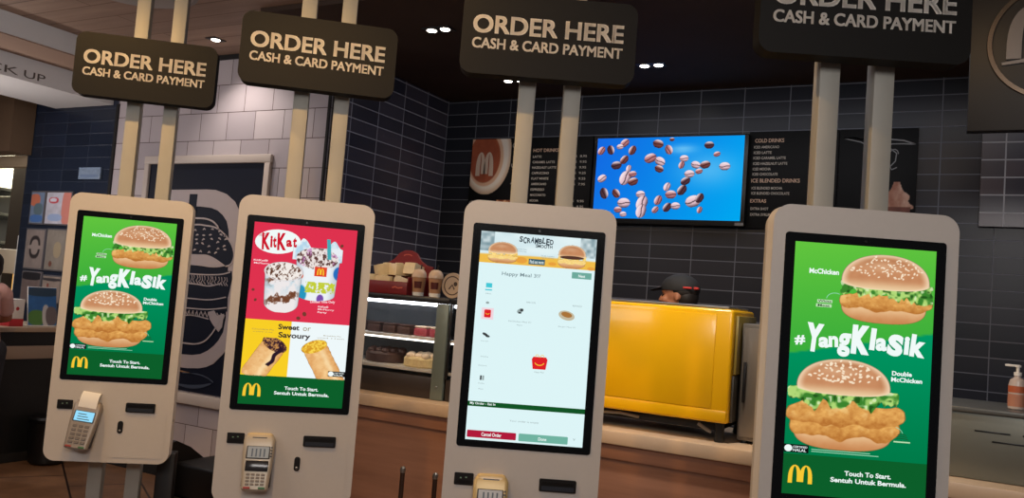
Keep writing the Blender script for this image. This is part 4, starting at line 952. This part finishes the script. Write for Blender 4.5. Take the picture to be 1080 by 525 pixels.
# ------------------------------------------------------------------ downlights
hot = em('downlight_lamp', (255,244,226), 14); ring_m = mat('downlight_ring', (60,56,54), .4, metal=.4)
def downlight(label, x, y, z, n=2):
    r_ = thing('downlight', label, 'ceiling light', (x, y, z), 0, 'recessed ceiling lights')
    w = .095*n/2
    t = MB(); t.rbox(-w, w, -.052, .052, -.006, -.0008, .002); t.build('frame', ring_m, r_)
    for k in range(n):
        x_ = (k-(n-1)/2)*.095; L_ = MB(); L_.lathe([(.026,-.0095),(.030,-.0062)], 20, (x_,0,0)); L_.build('lamp', hot, r_)
downlight('twin ceiling light between the dessert and menu kiosk signs', -2.80, 4.12, HC)
downlight('twin ceiling light above the television', -1.79, 5.10, HC)
downlight('twin ceiling light just below the menu kiosk sign', -2.876, 5.25, HC)
downlight('single ceiling light washing the pale stone wall', -4.52, 3.98, HC+.03, 1)
rl = thing('ceiling_ring_light', 'large pale ring lamp on the timber ceiling, cut by the top edge', 'ceiling light', (-4.11, 2.99, HC+.0305))
t = MB(); t.lathe([(.34,-.05),(.36,-.045),(.36,-.002),(.34,-.001)], 48); t.build('lamp_body', mat('ring_lamp_white', (150,146,140), .5), rl)
t = MB(); t.lathe([(.20,-.056),(.32,-.056),(.335,-.0505),(.20,-.0505)], 48); t.build('diffuser', mat('ring_lamp_diffuser', (186,184,178), .5), rl)

# ------------------------------------------------------------------ pick-up counter and what stands on it
pk = thing('pickup_counter', 'black pick-up counter with beige bands along the left edge', 'counter', (-6.35, 2.65, 0))
MB().box(-.33, .34, -2.4, 1.64, 0, .945).build('body', mat('counter_black', (20,21,22), .45, noise=.08), pk)
MB().rbox(-.34, .355, -2.4, 1.642, .946, .98, .004).build('worktop', mat('pickup_top', (168,146,124), .4), pk)
MB().rbox(.3405, .352, -2.4, 1.64, .75, .845, .002).build('band', mat('pickup_band', (150,132,118), .5), pk)
MB().box(-.33, .344, -2.4, 1.64, 0, .07).build('plinth', plain_dark, pk)
bn_ = thing('waste_bin', 'small black bin on the floor by the pick-up counter', 'bin', (-5.84, 3.98, 0))
t = MB(); t.lathe([(.10,.001),(.12,.02),(.135,.30),(.137,.305),(.13,.31)], 32); t.build('body', M_black, bn_)
t = MB(); t.lathe([(.14,.3105),(.14,.33),(.12,.345)], 32); t.build('lid', M_slot, bn_)

def notice(label, x0, x1, z0, z1, fn, frame=None):
    r_ = thing('notice', label, 'notice', ((x0+x1)/2, 4.2999, z0)); w = (x1-x0)/2; h = z1-z0
    MB().rbox(-w, w, -.02, -.0005, 0, h, .003).build('holder', frame or mat('holder_acrylic', (96,94,98), .25), r_)
    picture('sheet', -w+.012, w-.012, .012, h-.012, -.0208, .006, fn, PRINT, r_)
    return r_
def art(bg, spots, seed):
    def fn(U, V):
        c = mix(C3(*bg), C3(*bg)*.82, fbm(U, V, 5, seed))
        for cx_, cy_, rx_, ry_, col in spots:
            m, d = ell(U, V, cx_, cy_, rx_, ry_, 2.5, .08); c = c*(1-m[...,None])+C3(*col)*m[...,None]
        return c, np.ones_like(U)
    return fn
notice('blue and orange leaflet in the top left of the wall holders', -6.85, -6.655, 1.775, 2.055, art((120,140,170), [(.3,.25,.4,.2,(190,110,84)),(.6,.55,.35,.2,(90,110,120)),(.5,.85,.5,.12,(70,110,170))], 3))
notice('white leaflet with pink diagonal in the top right of the wall holders', -6.645, -6.31, 1.775, 2.055, art((206,206,220), [(.85,.45,.2,.6,(204,130,118)),(.3,.25,.2,.1,(190,70,80)),(.28,.24,.14,.06,(206,206,220)),(.4,.8,.3,.12,(150,170,206))], 5))
notice('grey notice with round black emblem on the left of the wall holders', -6.86, -6.60, 1.402, 1.742, art((150,138,132), [(.52,.45,.3,.3,(50,44,44)),(.52,.45,.2,.2,(150,138,132)),(.5,.45,.4,.06,(150,138,132))], 7))
notice('plain grey notice on the right of the wall holders', -6.585, -6.32, 1.402, 1.748, art((148,140,130), [(.3,.86,.08,.07,(110,70,56)),(.6,.5,.2,.2,(160,146,120))], 9))
notice('dark notice low on the wall holders, left', -6.855, -6.595, 1.12, 1.39, art((128,112,108), [(.5,.12,.6,.14,(36,34,38))], 11))
notice('pale notice low on the wall holders, right', -6.58, -6.33, 1.14, 1.37, art((160,146,136), [(.3,.35,.06,.08,(120,60,50)),(.5,.12,.6,.06,(60,56,58))], 13))
ws = notice('small pale blue card on the navy tile wall', -6.265, -6.0, 2.155, 2.25, art((140,160,186), [(.5,.8,.5,.2,(110,130,160))], 15), mat('card_edge', (130,150,176), .4))
# standing leaflet on the counter: leaning sheet in a foot
lf = thing('leaflet_stand', 'blue and green leaflet standing on the pick-up counter', 'leaflet', (-6.12, 4.02, .98), PI/2)
t = MB(); t.rbox(-.115,.115,-.004,.004,.003,.30,.002,1, Matrix.Rotation(-.16,4,'X')); t.build('card', M_white, lf)
o = picture('printed_face', -.112,.112,.008,.296,-.0046,.005, art((60,120,190), [(.5,.12,.6,.12,(50,74,96)),(.3,.8,.3,.2,(90,140,70)),(.62,.75,.12,.3,(206,206,206)),(.82,.75,.2,.25,(120,110,112))], 21), PRINT, lf); o.rotation_euler = (-.16,0,0)
t = MB(); t.rbox(-.10,.10,-.01,.09,.0005,.004,.001,1); t.build('foot', M_white, lf)
wb = thing('paper_box', 'white box with red base on the pick-up counter', 'box', (-6.16, 3.80, .98), .1)
t = MB(); t.rbox(-.06,.06,-.055,.055,.055,.20,.003); t.build('upper_box', M_white, wb)
t = MB(); t.rbox(-.062,.062,-.057,.057,.0005,.0545,.003); t.build('red_base', mat('box_red', (186,44,52), .5), wb)
MB().ball((.061,.0,.13), .014, 2, (.12,1,1)).build('red_mark', mat('box_red', (186,44,52), .5), wb)
# glimpses of the kitchen beyond
kt = thing('kitchen_shelving', 'bright stainless kitchen shelving glimpsed at the far left edge', 'shelving', (-9.0, 5.08, 0))
for i, z in enumerate((.9, 1.62, 1.9, 2.15)): MB().rbox(-.6,.62,-.3,.3,z,z+.03,.004).build('shelf', M_steel, kt)
for x in (-.58,.6):
    for y in (-.28,.28): MB().cyl((x,y,0),(x,y,2.4),.016,12).build('upright', M_steel, kt)
t = MB(); t.rbox(-.58,.58,-.05,.05,2.30,2.36,.01); t.build('light_tube', em('kitchen_tube', (255,246,214), 5), kt)
kb = thing('warming_cabinet', 'cream warming cabinet with lit orange shelf behind the pick-up counter', 'cabinet', (-7.25, 4.5, 0))
cc_ = mat('cabinet_cream', (216,200,172), .5)
MB().rbox(-.26,.19,-.12,.15,0,1.19,.01).build('base', cc_, kb); MB().rbox(-.26,.19,-.12,.15,1.35,1.56,.01).build('hood', cc_, kb)
MB().box(-.25,.18,.10,.14,1.191,1.349).build('lit_shelf', em('warm_shelf', (255,190,96), 1.1), kb)
MB().rbox(.165,.19,-.15,-.1215,1.192,1.68,.004).build('side_post', M_white, kb)

# ------------------------------------------------------------------ slim barrier posts and the dark chair
def barrier(label, x, y):
    r_ = thing('barrier_post', label, 'barrier post', (x, y, 0)); dk = mat('barrier_brown', (58,42,36), .4, metal=.4)
    MB().lathe([(.085,.001),(.085,.012),(.05,.022),(.012,.03)], 32).build('base', dk, r_)
    MB().lathe([(.011,.0305),(.011,.615)], 16).build('pole', dk, r_)
    MB().lathe([(.0125,.6155),(.014,.625),(.012,.637),(.006,.643)], 16).build('cap', M_steel, r_)
barrier('thin barrier post with silver tip left of the menu kiosk', -2.235, 3.3)
barrier('thin barrier post almost hidden by the left edge of the menu kiosk', -2.055, 3.3)
ch = thing('lounge_chair', 'low black chair with curved side panel between the first two kiosks', 'chair', (-3.42, 3.25, 0), 0)
leath = mat('black_leatherette', (20,19,19), .45, noise=.1)
s_ = .82
t = MB(); P = [(-.30,.02),(.28,.02),(.28,.34),(.10,.42),(-.12,.575),(-.21,.615),(-.27,.60),(-.30,.54)]
t.loops([[(-.045, y, z) for y, z in P], [(-.020, y, z) for y, z in P]]); t.build('side_panel', leath, ch)
t = MB(); t.rbox(-.018,.46,-.22,.26,.345,.515,.02,3); t.build('seat', leath, ch)
t = MB(); t.rbox(-.018,.46,.262,.32,.2,.50,.02,3); t.build('backrest', leath, ch)
t = MB(); t.rbox(-.018,.46,-.235,-.21,.325,.344,.004); t.build('chrome_rail', M_steel, ch)
t = MB(); t.rbox(-.018,.46,-.20,.24,.02,.32,.01); t.build('plinth', leath, ch)
for x in (-.03,.43):
    for y in (-.18,.22): MB().lathe([(.015,.0005),(.015,.0195)], 12, (x,y,0)).build('foot', M_black, ch)

# ------------------------------------------------------------------ people
def add_mod(o, vox, sm=6):
    m_ = o.modifiers.new('join', 'REMESH'); m_.mode = 'VOXEL'; m_.voxel_size = vox; m_.use_smooth_shade = True
    s = o.modifiers.new('soften', 'SMOOTH'); s.factor = .5; s.iterations = sm
def limb(mb, pts, sub=2):
    for i in range(len(pts)-1):
        (a, ra), (b, rb) = pts[i], pts[i+1]; a = Vector(a); b = Vector(b); n = max(2, int((b-a).length/(min(ra, rb)*.35)))
        for k in range(n+1): q = k/n; mb.ball(tuple(a.lerp(b, q)), ra+(rb-ra)*q, sub)
skin = mat('skin_tan', (168,112,84), .5, noise=.06, nscale=30); hair_m = mat('dark_hair', (26,20,18), .6, noise=.2)
def face(mb, c, s=1.0):
    """head looking along -x, centre c"""
    x, y, z = c
    mb.ball((x+.012*s,y,z+.03*s), .092*s, 3, (1.04,.84,1.02)); mb.ball((x-.012*s,y,z-.035*s), .068*s, 3, (1,.86,1.15)); mb.ball((x-.055*s,y,z-.088*s), .028*s, 2, (1,1.2,.8))
    mb.ball((x-.078*s,y,z+.028*s), .024*s, 2, (.7,2.0,.6)); limb(mb, [((x-.082*s,y,z+.012*s), .009*s), ((x-.100*s,y,z-.022*s), .014*s)])
    for q in (-1,1): mb.ball((x-.09*s,y+q*.012*s,z-.025*s), .009*s, 2); mb.ball((x-.062*s,y+q*.038*s,z-.02*s), .026*s, 2); mb.ball((x+.018*s,y+q*.079*s,z-.002*s), .022*s, 2, (.75,.35,1.25))
    mb.ball((x-.079*s,y,z-.056*s), .012*s, 2, (.7,2.0,.5)); mb.ball((x-.076*s,y,z-.066*s), .012*s, 2, (.7,1.7,.5))
def hand(mb, w, d, up, s=1.0, curl=.5):
    """palm from the wrist w along d, five fingers that bend towards -up"""
    w = Vector(w); d = Vector(d).normalized(); up = Vector(up).normalized(); sd = d.cross(up).normalized()
    for k in (-1.2,-.4,.4,1.2): limb(mb, [(w, .017*s), (w+d*.085*s+sd*.018*k*s, .0125*s)])
    for k, L in ((-1.35,.072),(-.45,.082),(.45,.077),(1.35,.060)):
        a = w+d*.088*s+sd*.018*k*s; b = a+(d*.85-up*curl*.6).normalized()*L*.5*s; c = b+(d*.6-up*curl).normalized()*L*.5*s
        limb(mb, [(a, .0098*s), (b, .009*s), (c, .0075*s)])
    a = w+d*.03*s-sd*.022*s; b = a+(d*.6-sd*.8).normalized()*.04*s; limb(mb, [(a, .013*s), (b, .011*s), (b+(d*.9-sd*.2).normalized()*.03*s, .0085*s)])

# barista behind the yellow machine: only cap and upper face show above it
bx, by = -1.385, 4.66; hz = 1.545
ba = thing('barista', 'person in a black cap with red mark, standing behind the yellow machine', 'person', (bx, by, 0))
mb = MB(); face(mb, (0,0,hz)); limb(mb, [((.02,0,hz-.08), .052), ((.03,0,1.37), .056)])
limb(mb, [((.03,-.13,1.33), .062), ((.03,.13,1.33), .062)]); limb(mb, [((.02,0,1.28), .13), ((.02,0,1.08), .12), ((.02,0,.90), .13)])
for q in (-1,1):
    limb(mb, [((.03,.175*q,1.31), .052), ((.05,.225*q,1.05), .042), ((-.10,.20*q,.93), .035), ((-.20,.15*q,.945), .026)]); hand(mb, (-.20,.15*q,.945), (-1,-.2*q,0), (0,0,1), 1, .5)
    limb(mb, [((.02,.085*q,.88), .085), ((.0,.09*q,.48), .058), ((.02,.09*q,.08), .042)]); limb(mb, [((.02,.09*q,.045), .042), ((-.13,.10*q,.035), .034)])
o = mb.build('body', skin, ba, smooth=0); add_mod(o, .0075, 4)
for q in (-1,1): MB().ball((-.073,.036*q,hz-.001), .011, 2).build('eye', mat('eye_dark', (40,30,26), .2), ba)
mb = MB(); limb(mb, [((.03,-.13,1.33), .068), ((.03,.13,1.33), .068)]); limb(mb, [((.02,0,1.28), .138), ((.02,0,1.08), .13), ((.02,0,.90), .138)])
for q in (-1,1): limb(mb, [((.03,.175*q,1.31), .06), ((.045,.215*q,1.12), .055)])
o = mb.build('polo_shirt', mat('polo_black', (28,26,28), .8), ba, smooth=0); add_mod(o, .012, 6)
mb = MB()
for q in (-1,1): limb(mb, [((.02,.085*q,.90), .096), ((.0,.09*q,.48), .072), ((.02,.09*q,.10), .062)])
limb(mb, [((.02,-.05,.90), .115), ((.02,.05,.90), .115)]); o = mb.build('trousers', mat('trousers_black', (24,24,26), .8), ba, smooth=0); add_mod(o, .012, 6)
mb = MB(); mb.ball((.030,0,hz+.030), .093, 3, (.96,.90,.60)); mb.ball((.055,0,hz-.0), .082, 3, (.75,.93,.95)); o = mb.build('hair', hair_m, ba); 
mb = MB(); b2 = bmesh.new(); bmesh.ops.create_uvsphere(b2, u_segments=36, v_segments=20, radius=1)
for v in b2.verts:
    z_ = v.co.z; v.co = Vector((v.co.x*.112+.012, v.co.y*.092, (max(z_, -.12))*.085+hz+.045))
mb.bm(b2); cp = mb.build('cap', mat('cap_black', (26,27,30), .75, noise=.1, nscale=80), ba)
rings = []
for i in range(9):
    q = i/8; x_ = -.085-.075*q; w_ = .078*math.sqrt(max(0.02, 1-.72*q*q)); zc_ = hz+.046-.020*q
    rings.append([(x_, w_*math.cos(2*PI*k/20), zc_-.016*math.cos(2*PI*k/20)**2*0+.010*(1-math.cos(2*PI*k/20)**2)*.3+.0035*math.sin(2*PI*k/20)) for k in range(20)])
mb = MB(); mb.loops(rings); mb.build('cap_brim', mat('cap_black', (26,27,30), .75), ba)
mb = MB(); mb.rbox(.100,.128,-.055,-.03,hz+.045,hz+.058,.003,1); mb.rbox(.05,.10,-.089,-.078,hz+.046,hz+.056,.003,1); mb.build('cap_red_tab', mat('cap_red', (196,50,46), .6), ba)['label'] = 'red tab on the cap'

# customer leaning on the pick-up counter, mostly outside the left edge
cu = thing('customer', 'person in a pink shirt leaning one arm on the pick-up counter', 'person', (-5.66, 3.29, 0))
cu.scale = (.95,.95,.95)
hx, hy, hzc = -.10, .06, 1.47
mb = MB(); face(mb, (hx,hy,hzc)); limb(mb, [((hx+.02,hy,hzc-.08), .052), ((-.06,.02,1.34), .056)])
limb(mb, [((-.05,-.14,1.31), .06), ((-.05,.14,1.31), .06)]); limb(mb, [((-.04,0,1.26), .125), ((-.01,0,1.08), .12), ((.02,0,.90), .13)])
limb(mb, [((-.06,.18,1.29), .05), ((-.20,.30,1.12), .041), ((-.33,.26,1.09), .034), ((-.44,.12,1.08), .026)]); hand(mb, (-.44,.12,1.08), (-.7,-.7,0), (0,0,1), 1, .2)
limb(mb, [((-.05,-.18,1.29), .05), ((.0,-.23,1.03), .041), ((-.08,-.20,.80), .028)]); hand(mb, (-.08,-.20,.80), (-.2,0,-1), (1,0,0), 1, .4)
for q in (-1,1): limb(mb, [((.03,.085*q,.88), .085), ((.01,.09*q,.48), .058), ((.04,.09*q,.08), .042)]); limb(mb, [((.04,.09*q,.045), .042), ((-.11,.10*q,.035), .034)])
o = mb.build('body', skin, cu, smooth=0); add_mod(o, .0075, 4)
for q in (-1,1): MB().ball((hx-.073,.036*q,hzc-.001), .011, 2).build('eye', mat('eye_dark', (40,30,26), .2), cu)
mb = MB(); limb(mb, [((-.05,-.14,1.31), .067), ((-.05,.14,1.31), .067)]); limb(mb, [((-.04,0,1.26), .133), ((-.01,0,1.08), .128), ((.02,0,.88), .138)])
limb(mb, [((-.06,.18,1.29), .060), ((-.155,.265,1.175), .054)]); limb(mb, [((-.05,-.18,1.29), .06), ((-.01,-.225,1.08), .054)])
o = mb.build('shirt', mat('shirt_pink', (226,180,176), .85, noise=.05), cu, smooth=0); add_mod(o, .01, 6)
mb = MB()
for q in (-1,1): limb(mb, [((.03,.085*q,.90), .096), ((.01,.09*q,.48), .072), ((.04,.09*q,.10), .062)])
limb(mb, [((.03,-.05,.88), .115), ((.03,.05,.88), .115)]); o = mb.build('trousers', mat('trousers_navy', (34,36,46), .8), cu, smooth=0); add_mod(o, .012, 6)
mb = MB(); mb.ball((hx+.028,hy,hzc+.048), .094, 3, (1.0,.92,.86)); mb.ball((hx+.055,hy,hzc+.005), .080, 3, (.72,1.0,1.1)); o = mb.build('hair', hair_m, cu); add_mod(o, .008, 3)

# ------------------------------------------------------------------ lights
def area(name, loc, tgt, w, h, power, col):
    L = bpy.data.lights.new(name, 'AREA'); L.shape = 'RECTANGLE'; L.size = w; L.size_y = h; L.energy = power; L.color = col
    o = bpy.data.objects.new(name, L); COL.objects.link(o); o.location = loc; o.rotation_euler = (Vector(tgt)-Vector(loc)).to_track_quat('-Z','Y').to_euler(); return o
def spot(name, loc, tgt, power, col, ang=60, blend=.6, rad=.05):
    L = bpy.data.lights.new(name, 'SPOT'); L.energy = power; L.color = col; L.spot_size = math.radians(ang); L.spot_blend = blend; L.shadow_soft_size = rad
    o = bpy.data.objects.new(name, L); COL.objects.link(o); o.location = loc; o.rotation_euler = (Vector(tgt)-Vector(loc)).to_track_quat('-Z','Y').to_euler(); return o
W_ = (1,.58,.20); N_ = (1,.88,.76); C_ = (.86,.92,1)
area('hall_light', (0.6,-1.0,3.0), (-1.6,2.6,1.2), 2.4, 1.2, 100, (1,.95,.92))
area('hall_light', (-3.4,-.6,3.0), (-3.2,2.6,1.2), 2.0, 1.0, 28, (1,.95,.92))
spot('warm_downlight', (-3.1,1.60,3.05), (-3.0,2.2,1.0), 82, W_, 135, .5, .03)
spot('warm_downlight', (-1.75,1.55,3.05), (-1.6,2.2,1.0), 76, W_, 135, .5, .03)
spot('wall_washer', (-4.52,3.93,3.05), (-4.40,4.25,1.9), 24, (1,.88,.80), 110, .7, .03)
spot('bar_downlight', (-2.80,4.12,3.01), (-2.8,4.2,1), 22, N_, 100, .7, .05)
spot('bar_downlight', (-1.79,5.10,3.01), (-1.79,5.1,1), 9, N_, 110, .8, .05)
spot('bar_downlight', (-2.876,5.25,3.01), (-2.876,5.25,1), 12, N_, 110, .8, .05)
spot('bar_downlight', (-1.0,2.95,3.03), (-1.05,3.8,1.2), 150, N_, 84, .8, .05)
area('cafe_glow', (-1.0,4.7,2.98), (-1.0,4.9,0), 3.0, .6, 12, (.95,.95,1))
area('kitchen_glow', (-8.7,4.75,2.9), (-8.7,5.2,1.6), .8, .4, 60, (1,.95,.82))
area('pickup_glow', (-5.2,1.2,2.9), (-6.0,3.8,1.6), 1.0, .6, 16, (.95,.93,1))
L = bpy.data.lights.new('counter_bounce_fill', 'POINT'); L.energy = 20; L.color = (1,.90,.86); L.shadow_soft_size = .12  # unseen fill added to brighten the soffit underside, navy wall and notices
o = bpy.data.objects.new('counter_bounce_fill', L); COL.objects.link(o); o.location = (-6.3,3.25,1.95)
spot('emblem_light', (-.2,3.3,2.98), (.2,4.2,2.7), 6, W_, 60, .8, .05)

w = bpy.data.worlds.new('mall'); w.use_nodes = True; bpy.context.scene.world = w
w.node_tree.nodes['Background'].inputs[0].default_value = (.62,.60,.62,1); w.node_tree.nodes['Background'].inputs[1].default_value = .10

sc = bpy.context.scene
sc.view_settings.view_transform = 'Standard'; sc.view_settings.look = 'None'; sc.view_settings.gamma = 1; sc.view_settings.use_curve_mapping = False
sc.view_settings.exposure = 0
